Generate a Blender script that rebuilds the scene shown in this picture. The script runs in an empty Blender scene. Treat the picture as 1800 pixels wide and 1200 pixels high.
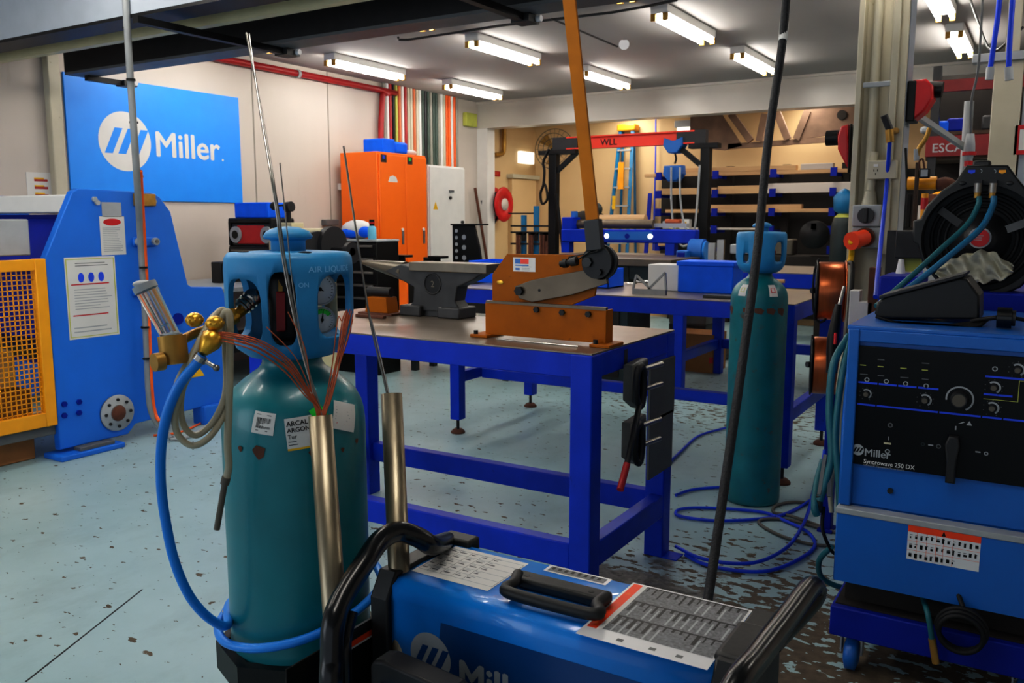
import bpy, bmesh, math, random
from mathutils import Vector, Matrix, Euler
random.seed(7)
C = bpy.context.scene.collection
PI = math.pi
V = Vector
# ------------------------------------------------------------------ camera geometry (a real camera, 1.5 m above the floor)
H = 1.5; FPX = 1520.0; YAW = math.radians(31.6); PIT = math.atan((600-385)/FPX)
_R = V((math.cos(YAW), math.sin(YAW), 0)); _f = V((-math.sin(YAW), math.cos(YAW), 0))
_F = V((math.cos(PIT)*_f.x, math.cos(PIT)*_f.y, -math.sin(PIT))); _U = V((math.sin(PIT)*_f.x, math.sin(PIT)*_f.y, math.cos(PIT)))
def _ray(x, y): return _F + _R*((x-900)/FPX) + _U*((600-y)/FPX)
# survey helpers: where a sight line meets a known wall / height / front plane of the workshop
def aZ(x, y, z): d = _ray(x, y); return V((0,0,H)) + d*((z-H)/d.z)
def aX(x, y, x0): d = _ray(x, y); return V((0,0,H)) + d*(x0/d.x)
def aY(x, y, y0): d = _ray(x, y); return V((0,0,H)) + d*(y0/d.y)
def aD(x, y, t): return V((0,0,H)) + _ray(x, y)*t
cam = bpy.data.cameras.new('camera'); co = bpy.data.objects.new('camera', cam); C.objects.link(co)
co.location = (0,0,H); co.rotation_euler = (PI/2-PIT, 0, YAW)
cam.sensor_width = 36; cam.lens = FPX/1800*36; cam.clip_end = 100; cam.clip_start = .05
cam.dof.use_dof = True; cam.dof.focus_distance = 2.3; cam.dof.aperture_fstop = 9
bpy.context.scene.camera = co
# ------------------------------------------------------------------ materials
def lin(h):
    h = h.lstrip('#'); c = [int(h[i:i+2], 16)/255 for i in (0,2,4)]
    return tuple(((v/12.92) if v <= .04045 else ((v+.055)/1.055)**2.4) for v in c) + (1,)
M = {}
def mat(name, col, rough=.5, metal=0, var=.12, scale=8, bump=0, col2=None, c2pos=(.55,.62), spec=.5, stretch=(1,1,1), coat=0):
    m = bpy.data.materials.new(name); m.use_nodes = True; nt = m.node_tree; N = nt.nodes; L = nt.links
    b = N['Principled BSDF']; b.inputs['Roughness'].default_value = rough; b.inputs['Metallic'].default_value = metal
    b.inputs['Specular IOR Level'].default_value = spec
    b.inputs['Coat Weight'].default_value = coat
    tc = N.new('ShaderNodeTexCoord'); mp = N.new('ShaderNodeMapping'); mp.inputs['Scale'].default_value = stretch
    L.new(tc.outputs['Object'], mp.inputs[0])
    n = N.new('ShaderNodeTexNoise'); n.inputs['Scale'].default_value = scale; n.inputs['Detail'].default_value = 5
    L.new(mp.outputs[0], n.inputs['Vector'])
    c = lin(col); r = N.new('ShaderNodeValToRGB')
    r.color_ramp.elements[0].position = .3; r.color_ramp.elements[1].position = .7
    r.color_ramp.elements[0].color = tuple(v*(1-var) for v in c[:3])+(1,)
    r.color_ramp.elements[1].color = tuple(min(1, v*(1+var)) for v in c[:3])+(1,)
    L.new(n.outputs['Fac'], r.inputs[0]); out = r.outputs[0]
    if col2:
        n2 = N.new('ShaderNodeTexNoise'); n2.inputs['Scale'].default_value = scale*1.7; n2.inputs['Detail'].default_value = 7; n2.inputs['Roughness'].default_value = .65
        L.new(mp.outputs[0], n2.inputs['Vector'])
        r2 = N.new('ShaderNodeValToRGB'); r2.color_ramp.elements[0].position = c2pos[0]; r2.color_ramp.elements[1].position = c2pos[1]
        L.new(n2.outputs['Fac'], r2.inputs[0])
        mx = N.new('ShaderNodeMixRGB'); L.new(r2.outputs[0], mx.inputs[0]); L.new(out, mx.inputs[1]); mx.inputs[2].default_value = lin(col2); out = mx.outputs[0]
    L.new(out, b.inputs['Base Color'])
    if bump:
        bp = N.new('ShaderNodeBump'); bp.inputs['Strength'].default_value = bump; bp.inputs['Distance'].default_value = .01
        L.new(n.outputs['Fac'], bp.inputs['Height']); L.new(bp.outputs[0], b.inputs['Normal'])
    M[name] = m; return m
def emat(name, col, s):
    m = bpy.data.materials.new(name); m.use_nodes = True; b = m.node_tree.nodes['Principled BSDF']
    b.inputs['Base Color'].default_value = lin(col); b.inputs['Emission Color'].default_value = lin(col); b.inputs['Emission Strength'].default_value = s
    M[name] = m; return m
mat('cream', '#c6bcb2', .75, var=.06, scale=1.2, stretch=(1,1,.25), col2='#a89a84', c2pos=(.62,.8))
mat('cream_paint', '#bdb6a0', .5, var=.08, scale=5, col2='#8c8068', c2pos=(.66,.74))
mat('beam_cream', '#c2bdb4', .3, var=.05, scale=2)
mat('yellow_wall', '#d4b487', .7, var=.05, scale=1.5)
mat('ceiling_grey', '#a19d9a', .8, var=.05, scale=.8)
mat('white', '#dedcd8', .5, var=.03); mat('paper', '#d8d6d2', .6, var=.03); mat('white_gloss', '#d8d8da', .25, var=.02)
mat('light_grey', '#9fa3a6', .5, var=.08); mat('mid_grey', '#5c5e60', .5, var=.1); mat('grey_panel', '#a3abb5', .4, var=.05)
mat('black', '#060607', .45, var=.1, spec=.3); mat('black_gloss', '#050609', .24, var=.05); mat('black_plastic', '#0d0e10', .5, var=.15, bump=.05, scale=60)
mat('charcoal', '#1b1b1e', .5, var=.12); mat('panel_black', '#030406', .4, var=.1, spec=.25)
mat('welder_blue', '#0484e0', .3, var=.05, coat=.35); mat('welder_navy', '#03407c', .35, var=.05)
mat('panel_blue', '#0560b4', .4, var=.08, scale=4, coat=.1); mat('navy', '#001c90', .55, var=.12, spec=.2)
mat('bench_blue', '#0030b4', .42, var=.14, scale=6, spec=.22, col2='#050f4a', c2pos=(.66,.78))
mat('machine_blue', '#066cd6', .55, var=.07, scale=3); mat('bin_blue', '#0064f6', .5, var=.08, spec=.2); mat('ladder_blue', '#0a6b9c', .5)
mat('sky_blue', '#1f86d8', .4, var=.06)
mat('sign_blue', '#048cff', .45, var=.03)
mat('teal', '#037680', .36, var=.16, scale=5, coat=.15, col2='#5a4030', c2pos=(.74,.78))
mat('teal_worn', '#036c74', .4, var=.15, scale=9, col2='#5c4434', c2pos=(.6,.7))
mat('guard_blue', '#2088c0', .5, var=.12, scale=12, bump=.05)
mat('rust', '#5b3322', .8, var=.3, scale=20); mat('brown_steel', '#9c5400', .5, var=.12, scale=9, col2='#6b3a12', c2pos=(.66,.76), spec=.15)
mat('lever_brown', '#ac6814', .6, spec=.15, var=.12, scale=9)
mat('steel', '#8a8680', .32, .85, var=.12, scale=10, stretch=(1,1,.2)); mat('bright_steel', '#b8b2aa', .2, .95, var=.1, scale=14)
mat('blade_steel', '#665a4c', .42, .6, var=.2, scale=6, bump=.1); mat('anvil_iron', '#3e3e3f', .5, .5, var=.2, scale=10, bump=.15)
mat('anvil_top', '#6e665a', .35, .7, var=.2, scale=9); mat('dark_iron', '#222224', .5, .5, var=.2)
mat('bench_top', '#82786c', .3, .45, var=.2, scale=3, col2='#6b5648', c2pos=(.5,.8))
mat('tube_steel', '#9a8e78', .36, .9, var=.35, scale=45, stretch=(1,1,.02))
mat('brass', '#dca63a', .3, .75, var=.15, scale=20); mat('old_brass', '#a8803a', .45, .6, var=.2, scale=20)
mat('copper', '#c8693c', .3, .85, var=.2, scale=5, stretch=(8,1,1)); mat('copper_wire', '#c0623e', .4, .7, var=.2)
mat('hose_blue', '#0a84e6', .4, var=.05); mat('hose_sea', '#1a6c94', .45, var=.1); mat('tool_grey', '#4c4c48', .5, var=.2); mat('air_hose', '#0a3ccc', .4, var=.08, spec=.3); mat('hose_teal', '#14606a', .5, var=.1)
mat('hose_beige', '#a8a088', .4, var=.08, coat=.2); mat('rubber', '#101012', .6, spec=.3); mat('grey_hose', '#5a5650', .6)
mat('braid', '#17181d', .6, var=.6, scale=160, bump=.4)
mat('orange_paint', '#ff7008', .42, var=.03); mat('orange', '#f06010', .5); mat('yellow', '#e8b400', .5); mat('guard_yellow', '#f0a010', .45, var=.06)
mat('red', '#c01018', .45); mat('red_paint', '#a01016', .45); mat('pipe_orange', '#c8683c', .6); mat('pipe_grey', '#8c8a80', .6); mat('pipe_green', '#3c4c44', .6); mat('conduit_grey', '#85888a', .45); mat('beam_red', '#f0381c', .4, var=.05); mat('green', '#10c838', .5)
mat('lime', '#b8bc58', .6); mat('wood', '#c09a70', .7, var=.15, scale=6, stretch=(.2,4,4)); mat('dark_wood', '#4a382a', .8, var=.3); mat('card', '#9a6636', .75, var=.1)
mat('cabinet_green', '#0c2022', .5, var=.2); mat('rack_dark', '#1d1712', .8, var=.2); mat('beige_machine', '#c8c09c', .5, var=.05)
mat('truss_brown', '#6e5544', .7, var=.25, scale=6); mat('sticker_grey', '#66686c', .5, var=.45, scale=180); mat('moulded_blue', '#8ccaf0', .5); mat('joint_grey', '#8e887e', .8); mat('dull_red', '#7a1014', .6); mat('cap_orange', '#f09a10', .5); mat('caution', '#f0440c', .5)
mat('rag', '#b8b4a0', .9, var=.15, scale=20, bump=.5); mat('window_dark', '#1a2430', .2); mat('dot_blue', '#1848e0', .5)
mat('grey_mesh', '#5a5348', .5); mat('cyan', '#6ab8d8', .4); mat('foil', '#c8ccd0', .25, .8, var=.3, scale=10, bump=.6)
emat('tube_light', '#fffaf2', 34); emat('exit_glow', '#f4f2e4', 1.2)
g = mat('clear', '#dfe8ee', .08, var=.0); _b = g.node_tree.nodes['Principled BSDF']; _b.inputs['Transmission Weight'].default_value = .92; _b.inputs['IOR'].default_value = 1.2

def floor_mat():
    m = bpy.data.materials.new('painted_floor'); m.use_nodes = True; nt = m.node_tree; N = nt.nodes; L = nt.links; b = N['Principled BSDF']
    tc = N.new('ShaderNodeNewGeometry'); src = tc.outputs['Position']
    def noise(s, d=6, r=.6, st=None):
        n = N.new('ShaderNodeTexNoise'); n.inputs['Scale'].default_value = s; n.inputs['Detail'].default_value = d; n.inputs['Roughness'].default_value = r
        if st:
            mp = N.new('ShaderNodeMapping'); mp.inputs['Scale'].default_value = st; L.new(src, mp.inputs[0]); L.new(mp.outputs[0], n.inputs['Vector'])
        else: L.new(src, n.inputs['Vector'])
        return n.outputs['Fac']
    def ramp(i, a, c, ca=(0,0,0,1), cb=(1,1,1,1)):
        r = N.new('ShaderNodeValToRGB'); r.color_ramp.elements[0].position = a; r.color_ramp.elements[1].position = c
        r.color_ramp.elements[0].color = ca; r.color_ramp.elements[1].color = cb; L.new(i, r.inputs[0]); return r.outputs[0]
    def math_(op, a, c, clamp=False):
        n = N.new('ShaderNodeMath'); n.operation = op; n.use_clamp = clamp
        for i, v in enumerate((a, c)):
            if isinstance(v, (int, float)): n.inputs[i].default_value = v
            else: L.new(v, n.inputs[i])
        return n.outputs[0]
    def near(x, y, rad, sx=1, sy=1):
        mp = N.new('ShaderNodeMapping'); mp.vector_type = 'TEXTURE'; mp.inputs['Location'].default_value = (x, y, 0); mp.inputs['Scale'].default_value = (rad*sx, rad*sy, 1)
        L.new(src, mp.inputs[0]); ln = N.new('ShaderNodeVectorMath'); ln.operation = 'LENGTH'; L.new(mp.outputs[0], ln.inputs[0])
        return math_('SUBTRACT', 1, ln.outputs['Value'], True)
    base = ramp(noise(.9), .3, .7, lin('#8caaaf'), lin('#a6c1c6'))
    dirt = ramp(noise(3.2, 8, .7, (1,.6,1)), .5, .78); dm = math_('MULTIPLY', dirt, .35)
    mx0 = N.new('ShaderNodeMixRGB'); L.new(dm, mx0.inputs[0]); L.new(base, mx0.inputs[1]); mx0.inputs[2].default_value = lin('#66777a')
    wear = near(-.55, 2.75, 1.75, 1, .95); wear2 = near(-1.9, 6.6, 1.6, 1.5, .8); wear3 = near(-2.5, 3.3, 1.2, 1, .6)
    thr = math_('ADD', math_('MULTIPLY', wear, .30), math_('ADD', math_('MULTIPLY', wear2, .14), math_('MULTIPLY', wear3, .05)))
    chips = math_('ADD', noise(15, 4, .5, (1,1.7,1)), math_('SUBTRACT', thr, .0))
    ch = ramp(chips, .665, .675)
    flecks = ramp(noise(30, 3, .5, (.7,1.5,1)), .705, .715)
    allc = math_('MAXIMUM', ch, flecks)
    worn = ramp(noise(25, 6), .3, .75, lin('#41372a'), lin('#665744'))
    mx = N.new('ShaderNodeMixRGB'); L.new(allc, mx.inputs[0]); L.new(mx0.outputs[0], mx.inputs[1]); L.new(worn, mx.inputs[2])
    bare = ramp(math_('ADD', noise(5, 6), math_('MULTIPLY', near(-1.25, 3.05, .62, .85, .9), .6)), .72, .8)
    mb = N.new('ShaderNodeMixRGB'); L.new(bare, mb.inputs[0]); L.new(mx.outputs[0], mb.inputs[1]); L.new(ramp(noise(40, 6), .3, .7, lin('#3c3a36'), lin('#77756c')), mb.inputs[2])
    L.new(mb.outputs[0], b.inputs['Base Color'])
    L.new(ramp(allc, 0, 1, (.42,.42,.42,1), (.75,.75,.75,1)), b.inputs['Roughness'])
    bp = N.new('ShaderNodeBump'); bp.inputs['Strength'].default_value = .3; bp.inputs['Distance'].default_value = .002; bp.invert = True
    L.new(allc, bp.inputs['Height']); L.new(bp.outputs[0], b.inputs['Normal'])
    M['floor'] = m
floor_mat()

# ------------------------------------------------------------------ mesh builder
class MB:
    """collects shapes in workshop coordinates; build() links them as ONE mesh object."""
    def __init__(s): s.bm = bmesh.new(); s.mats = []; s.smooth = []
    def mi(s, m):
        if m not in s.mats: s.mats.append(m)
        return s.mats.index(m)
    def faces(s, vs, fs, m, smooth=False):
        vv = [s.bm.verts.new(v) for v in vs]; i = s.mi(m); out = []
        for f in fs:
            try: fc = s.bm.faces.new([vv[k] for k in f])
            except ValueError: continue
            fc.material_index = i; fc.smooth = smooth; out.append(fc)
        return vv, out
    def box(s, a, b, m, bev=0, R=None, seg=2):
        """box between corners a and b (or, with R, rotated about its centre)"""
        a = V(a); b = V(b); c = (a+b)/2; h = (b-a)/2
        vs = []
        for x in (-1,1):
            for y in (-1,1):
                for z in (-1,1):
                    p = V((x*h.x, y*h.y, z*h.z)); 
                    if R: p = R @ p
                    vs.append(c+p)
        fs = [(0,1,3,2),(4,6,7,5),(0,4,5,1),(2,3,7,6),(0,2,6,4),(1,5,7,3)]
        vv, fc = s.faces(vs, fs, m)
        bmesh.ops.recalc_face_normals(s.bm, faces=fc)
        if bev:
            es = list({e for f in fc for e in f.edges})
            r = bmesh.ops.bevel(s.bm, geom=es, offset=bev, segments=seg, affect='EDGES', profile=.5)
            for f in r['faces']: f.smooth = True; f.material_index = s.mi(m)
        return s
    def prism(s, pts, d, m, bev=0, smooth=False):
        """polygon of 3D points extruded by vector d"""
        n = len(pts); d = V(d); vs = [V(p) for p in pts] + [V(p)+d for p in pts]
        fs = [tuple(range(n))[::-1], tuple(range(n, 2*n))] + [(i, (i+1)%n, n+(i+1)%n, n+i) for i in range(n)]
        vv, fc = s.faces(vs, fs, m)
        bmesh.ops.recalc_face_normals(s.bm, faces=fc)
        if smooth:
            for f in fc[2:]: f.smooth = True
        if bev:
            es = list({e for f in fc[:2] for e in f.edges})
            r = bmesh.ops.bevel(s.bm, geom=es, offset=bev, segments=2, affect='EDGES', profile=.5)
            for f in r['faces']: f.smooth = True; f.material_index = s.mi(m)
        return s
    def cyl(s, p0, p1, r, m, r2=None, n=20, caps=True):
        p0 = V(p0); p1 = V(p1); r2 = r if r2 is None else r2; d = (p1-p0).normalized(); q = d.to_track_quat('Z', 'Y')
        ring = lambda c, rr: [c + q @ V((rr*math.cos(2*PI*i/n), rr*math.sin(2*PI*i/n), 0)) for i in range(n)]
        vs = ring(p0, r) + ring(p1, r2); fs = [(i, (i+1)%n, n+(i+1)%n, n+i) for i in range(n)]
        s.faces(vs, fs, m, True)
        if caps:
            s.faces(ring(p0, r), [tuple(range(n))[::-1]], m); s.faces(ring(p1, r2), [tuple(range(n))], m)
        return s
    def lathe(s, prof, c, m, axis=(0,0,1), n=40, mats=None):
        """profile [(r, h)...] spun about an axis through c"""
        c = V(c); q = V(axis).normalized().to_track_quat('Z', 'Y'); vs = []; fs = []; k = len(prof)
        for (r, h) in prof: vs += [c + q @ V((max(r,1e-5)*math.cos(2*PI*i/n), max(r,1e-5)*math.sin(2*PI*i/n), h)) for i in range(n)]
        for j in range(k-1):
            f = [(j*n+i, j*n+(i+1)%n, (j+1)*n+(i+1)%n, (j+1)*n+i) for i in range(n)]
            fs += f
        vv, fc = s.faces(vs, fs, m, True)
        if mats:
            for idx, f in enumerate(fc): f.material_index = s.mi(mats[min(idx//n, len(mats)-1)])
        bmesh.ops.remove_doubles(s.bm, verts=vv, dist=2e-5)
        return s
    def ring(s, c, R, r, m, axis=(0,0,1), n=40, k=10, a0=0, a1=2*PI):
        c = V(c); q = V(axis).normalized().to_track_quat('Z', 'Y')
        pts = [c + q @ V((R*math.cos(a0+(a1-a0)*i/n), R*math.sin(a0+(a1-a0)*i/n), 0)) for i in range(n + (0 if a1-a0 >= 2*PI-.01 else 1))]
        return s.tube(pts, r, m, k, closed=(a1-a0 >= 2*PI-.01), sm=0)
    def tube(s, pts, r, m, k=10, closed=False, sm=4, rr=None):
        """round tube along points (sm>0: smooth curve through them)"""
        P = [V(p) for p in pts]
        if sm and len(P) > 2:
            Q = []; n = len(P); rng = n if closed else n-1; RR = []
            for i in range(rng):
                g = lambda j: P[j % n] if closed else (P[j] if 0 <= j < n else (P[0]*2-P[1] if j < 0 else P[-1]*2-P[-2]))
                a, b, c, d = g(i-1), g(i), g(i+1), g(i+2)
                for u in range(sm):
                    t = u/sm
                    Q.append(.5*((2*b) + (c-a)*t + (2*a-5*b+4*c-d)*t*t + (3*b-a-3*c+d)*t**3))
                    if rr: RR.append(rr[i]*(1-t) + rr[(i+1) % n]*t)
            if not closed:
                Q.append(P[-1]); 
                if rr: RR.append(rr[-1])
            P = Q; rr = RR if rr else None
        n = len(P); vs = []; up = None
        for i in range(n):
            t = (P[(i+1) % n]-P[i-1]) if closed else (P[min(i+1,n-1)]-P[max(i-1,0)])
            if t.length < 1e-7: t = V((0,0,1))
            t.normalize()
            if up is None: up = t.orthogonal().normalized()
            up = (up - t*up.dot(t)); up = up.normalized() if up.length > 1e-6 else t.orthogonal().normalized()
            w = t.cross(up); rad = rr[i] if rr else r
            vs += [P[i] + (up*math.cos(2*PI*j/k) + w*math.sin(2*PI*j/k))*rad for j in range(k)]
        fs = [(i*k+j, i*k+(j+1)%k, ((i+1)%n)*k+(j+1)%k, ((i+1)%n)*k+j) for i in range(n if closed else n-1) for j in range(k)]
        s.faces(vs, fs, m, True)
        if not closed:
            s.faces(vs[:k], [tuple(range(k))[::-1]], m); s.faces(vs[-k:], [tuple(range(k))], m)
        return s
    def bar(s, p0, p1, w, h, m, up=(0,0,1), bev=0):
        """rectangular bar between two points: w across, h along 'up'"""
        p0 = V(p0); p1 = V(p1); d = (p1-p0).normalized(); u = V(up); u = (u-d*u.dot(d))
        u = u.normalized() if u.length > 1e-4 else d.orthogonal().normalized(); x = d.cross(u)
        return s.prism([p0+x*w/2+u*h/2, p0-x*w/2+u*h/2, p0-x*w/2-u*h/2, p0+x*w/2-u*h/2], p1-p0, m, bev)
    def ball(s, c, r, m, sc=(1,1,1), n=16):
        c = V(c); k = n//2; prof = [(math.sin(PI*i/k), -math.cos(PI*i/k)) for i in range(k+1)]; vs = []; fs = []
        for (a, h) in prof: vs += [c + V((a*r*sc[0]*math.cos(2*PI*i/n), a*r*sc[1]*math.sin(2*PI*i/n), h*r*sc[2])) for i in range(n)]
        fs = [(j*n+i, j*n+(i+1)%n, (j+1)*n+(i+1)%n, (j+1)*n+i) for j in range(k) for i in range(n)]
        vv, _ = s.faces(vs, fs, m, True); bmesh.ops.remove_doubles(s.bm, verts=vv, dist=1e-5); return s
    def build(s, name, parent=None, wn=False):
        me = bpy.data.meshes.new(name); off = V((0,0,0))
        if parent is not None:
            p = parent
            while p is not None: off += p.location; p = p.parent
        else:   # origin of a one-mesh thing at its base centre
            if len(s.bm.verts):
                xs = [v.co.x for v in s.bm.verts]; ys = [v.co.y for v in s.bm.verts]; zs = [v.co.z for v in s.bm.verts]
                off = V(((min(xs)+max(xs))/2, (min(ys)+max(ys))/2, min(zs)))
        for v in s.bm.verts: v.co -= off
        s.bm.to_mesh(me); s.bm.free()
        for m in s.mats: me.materials.append(M[m])
        o = bpy.data.objects.new(name, me); C.objects.link(o)
        if parent is not None: o.parent = parent
        else: o.location = off
        return o
_font = {}
def text_mesh(txt, size, bold):
    cu = bpy.data.curves.new('t', 'FONT'); cu.body = txt; cu.size = size; cu.resolution_u = 3; cu.fill_mode = 'FRONT'
    o = bpy.data.objects.new('t', cu); C.objects.link(o); dg = bpy.context.evaluated_depsgraph_get(); dg.update()
    me = bpy.data.meshes.new_from_object(o.evaluated_get(dg)); vs = [v.co.copy() for v in me.vertices]; fs = [tuple(p.vertices) for p in me.polygons]
    bpy.data.objects.remove(o); bpy.data.curves.remove(cu); bpy.data.meshes.remove(me); return vs, fs
class Draw:
    """flat artwork (rects, discs, lettering) mapped on a plane or curved skin by fn(u, v, lift)"""
    def __init__(s, mb, fn): s.mb = mb; s.fn = fn
    def poly(s, pts, m, h=.0006): s.mb.faces([s.fn(u, v, h) for u, v in pts], [tuple(range(len(pts)))], m); return s
    def rect(s, u0, v0, u1, v1, m, h=.0006, nu=1, nv=1):
        vs = [s.fn(u0+(u1-u0)*i/nu, v0+(v1-v0)*j/nv, h) for j in range(nv+1) for i in range(nu+1)]
        s.mb.faces(vs, [(j*(nu+1)+i, j*(nu+1)+i+1, (j+1)*(nu+1)+i+1, (j+1)*(nu+1)+i) for j in range(nv) for i in range(nu)], m, nu > 1); return s
    def disc(s, u, v, r, m, h=.0006, n=32): return s.poly([(u+r*math.cos(2*PI*i/n), v+r*math.sin(2*PI*i/n)) for i in range(n)], m, h)
    def arc(s, u, v, r0, r1, m, a0=0, a1=2*PI, h=.0006, n=24):
        A = [a0+(a1-a0)*i/n for i in range(n+1)]
        vs = [s.fn(u+r0*math.cos(a), v+r0*math.sin(a), h) for a in A] + [s.fn(u+r1*math.cos(a), v+r1*math.sin(a), h) for a in A]
        s.mb.faces(vs, [(i, i+1, n+2+i, n+1+i) for i in range(n)], m); return s
    def text(s, t, u, v, size, m, bold=0, h=.0009, sx=1, ang=0):
        vs, fs = text_mesh(t, size, bold); ca, sa = math.cos(ang), math.sin(ang)
        for n_, (du, dv) in enumerate(((0,0),(1,0),(-1,0),(0,.7),(0,-.7)) if bold else ((0,0),)):
            du *= bold*size; dv *= bold*size; s.mb.faces([s.fn(u+du+p.x*sx*ca-p.y*sa, v+dv+p.x*sx*sa+p.y*ca, h+n_*.00012) for p in vs], fs, m)
        return s
    def lines(s, u0, v0, u1, v1, n, m, th=.3, h=.0009, rag=.35):
        dv = (v1-v0)/n
        for i in range(n):
            e = u1 - (u1-u0)*rag*random.random(); s.rect(u0, v0+dv*(i+.5-th/2), e, v0+dv*(i+.5+th/2), m, h)
        return s
def plane_fn(o, x, y):
    o = V(o); x = V(x).normalized(); y = V(y).normalized(); n = x.cross(y)
    return lambda u, v, h: o + x*u + y*v + n*h
def logo(d, u, v, r, fg, bg, h=.0008):
    """white disc with three slanted bars, then the maker's word"""
    d.disc(u, v, r, fg, h, 48)
    for i in range(3):
        x = u - r*.80 + i*r*.50
        d.poly([(x, v-r*.42), (x+r*.30, v-r*.42), (x+r*.72, v+r*.44), (x+r*.42, v+r*.44)], bg, h+.0004)
def tag(o, label, cat, group=None, kind=None):
    o['label'] = label; o['category'] = cat
    if group: o['group'] = group
    if kind: o['kind'] = kind
    return o
def thing(name, label, cat, loc=(0,0,0), group=None):
    o = bpy.data.objects.new(name, None); o.empty_display_size = .1; C.objects.link(o); o.location = loc; return tag(o, label, cat, group)
def one(mb, name, label, cat, group=None): return tag(mb.build(name), label, cat, group)
def struct(mb, name): o = mb.build(name); o['kind'] = 'structure'; return o
def dup(root, loc, rz=0, label=None, sc=None):
    r = root.copy(); C.objects.link(r); r.location = loc; r.rotation_euler = (0,0,rz)
    if label: r['label'] = label
    if sc: r.scale = sc
    def rec(a, b):
        for ch in [o for o in bpy.data.objects if o.parent == a and o != b]:
            c = ch.copy(); C.objects.link(c); c.parent = b; rec(ch, c)
    rec(root, r); return r
def cut(o, cutters):
    """boolean-subtract a list of MB cutters from o, keeping it one mesh"""
    for k in cutters:
        c = k.build('cutter'); md = o.modifiers.new('b', 'BOOLEAN'); md.operation = 'DIFFERENCE'; md.object = c; md.solver = 'EXACT'
        dg = bpy.context.evaluated_depsgraph_get(); dg.update()
        me = bpy.data.meshes.new_from_object(o.evaluated_get(dg)); o.modifiers.clear(); o.data = me; bpy.data.objects.remove(c)
    return o
# ================================================================== THE SETTING
struct(MB().box((-7.6,-3,-.2), (3.2,12.9,0), 'floor'), 'floor')
w = MB().box((-7.6,-3,0), (-7.3,10.9,3.4), 'cream').box((-7.6,10.9,0), (-7.3,12.6,3.4), 'yellow_wall')
struct(w, 'wall_left')
b = MB()
for px in (447, 578): 
    y = aX(px, 250, -7.3).y; b.box((-7.3,y-.008,0), (-7.296,y+.008,3.2), 'joint_grey')
struct(b, 'trim_1')
struct(MB().box((-7.3,4.33,0), (-7.22,4.44,3.2), 'cream_paint', .01), 'trim_2')
struct(MB().box((-7.6,12.6,0), (3.2,12.9,3.4), 'yellow_wall'), 'wall_back')
struct(MB().box((3,-3,0), (3.2,12.6,3.4), 'cream'), 'wall_right')
struct(MB().box((-7.6,-3,3.2), (3.2,12.9,3.4), 'ceiling_grey'), 'ceiling')
lb = MB().box((-7.3,10.9,2.84), (3,10.92,3.2), 'beam_cream').box((-7.3,10.86,2.82), (3,11.1,2.85), 'beam_cream').box((-7.3,10.86,3.17), (3,11.1,3.2), 'beam_cream')
struct(lb, 'trim_3')
struct(MB().box((-7.3,10.88,0), (-7.12,11.08,2.84), 'white'), 'trim_4')
# door recess in the yellow side wall
dn = aX(892,305,-7.3); 
d = MB().box((-7.3,11.75,0), (-7.22,12.5,2.14), 'yellow_wall', .01).box((-7.3,11.7,2.14), (-7.18,12.55,2.2), 'cream_paint')
struct(d, 'door_1')
p0 = aZ(45,1198,0); p1 = aZ(250,1036,0)
struct(MB().bar(p0+V((0,0,.0005)), p1+V((0,0,.0005)), .007, .001, 'dark_iron'), 'trim_5')
# steel channels of the mezzanine over the left side
s1 = MB().box((-7.3,3.42,2.72), (-.6,3.44,3.2), 'grey_panel').box((-7.3,3.42,2.70), (-.6,3.62,2.72), 'dark_iron').box((-7.3,3.80,2.70), (-.6,3.86,2.76), 'beige_machine')
s1.box((-7.3,3.44,2.76), (-.6,3.86,2.78), 'rack_dark')
struct(s1, 'trim_6')
s2 = MB().box((-6.9,4.28,2.68), (-.9,4.31,2.95), 'dark_iron').box((-6.9,4.28,2.66), (-.9,4.48,2.68), 'mid_grey').box((-6.9,4.28,2.95), (-.9,4.5,2.97), 'dark_iron')
struct(s2, 'trim_7')
for i, (pa_, pb__) in enumerate((((250,35),(505,99)), ((735,-25),(948,38)), ((160,138),(226,152)))):
    A_ = aZ(*pa_,2.63); B_ = aZ(*pb__,2.63); x = (A_.x+B_.x)/2; y0 = A_.y; y1 = B_.y
    struct(MB().bar((x,y0,2.64), (x,y1,2.64), .05, .04, 'dark_iron').box((x-.06,y1-.12,2.615), (x+.06,y1,2.66), 'charcoal').cyl((x,y1-.03,2.64), (x+.09,y1-.03,2.64), .018, 'white_gloss'), 'trim_%d' % (8+i))
# ---- ceiling battens
def batten(x, y0, y1, label):
    t = thing('ceiling_light', label, 'light fixture', (x,(y0+y1)/2,3.2), 'fluorescent battens under the ceiling')
    MB().box((x-.075,y0,3.13), (x+.075,y1,3.2), 'white', .008).build('housing', t)
    for s in (-1,1): MB().cyl((x+s*.05,y0+.03,3.10), (x+s*.05,y1-.03,3.10), .017, 'tube_light', n=10).build('fluorescent_tube', t)
    for s in (-1,1):
        for yy in (y0+.015, y1-.015): MB().box((x+s*.05-.02,yy-.015,3.075), (x+s*.05+.02,yy+.015,3.13), 'old_brass').build('lamp_holder', t)
names = {(-6.47,6.9):'twin fluorescent batten above the red pipe on the left wall', (-4.67,6.87):'twin fluorescent batten above the left side of the tall blue cylinder guard wall, nearer of its row',
 (-6.4,8.88):'twin fluorescent batten nearest the coloured pipes on the left wall', (-4.56,8.9):'twin fluorescent batten just right of the long brown shear lever',
 (-2.78,6.76):'twin fluorescent batten right of the shear lever, nearer and larger one', (-2.76,8.75):'twin fluorescent batten beside the black leaning cable',
 (-.83,8.75):'twin fluorescent batten right of the cream column, farther one', (-.83,6.85):'twin fluorescent batten right of the cream column, nearer one'}
names[(-4.67,6.87)] = 'twin fluorescent batten midway between red pipe and shear lever'
for (x, y), l in names.items(): batten(x, y, y+1.18, l)
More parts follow.
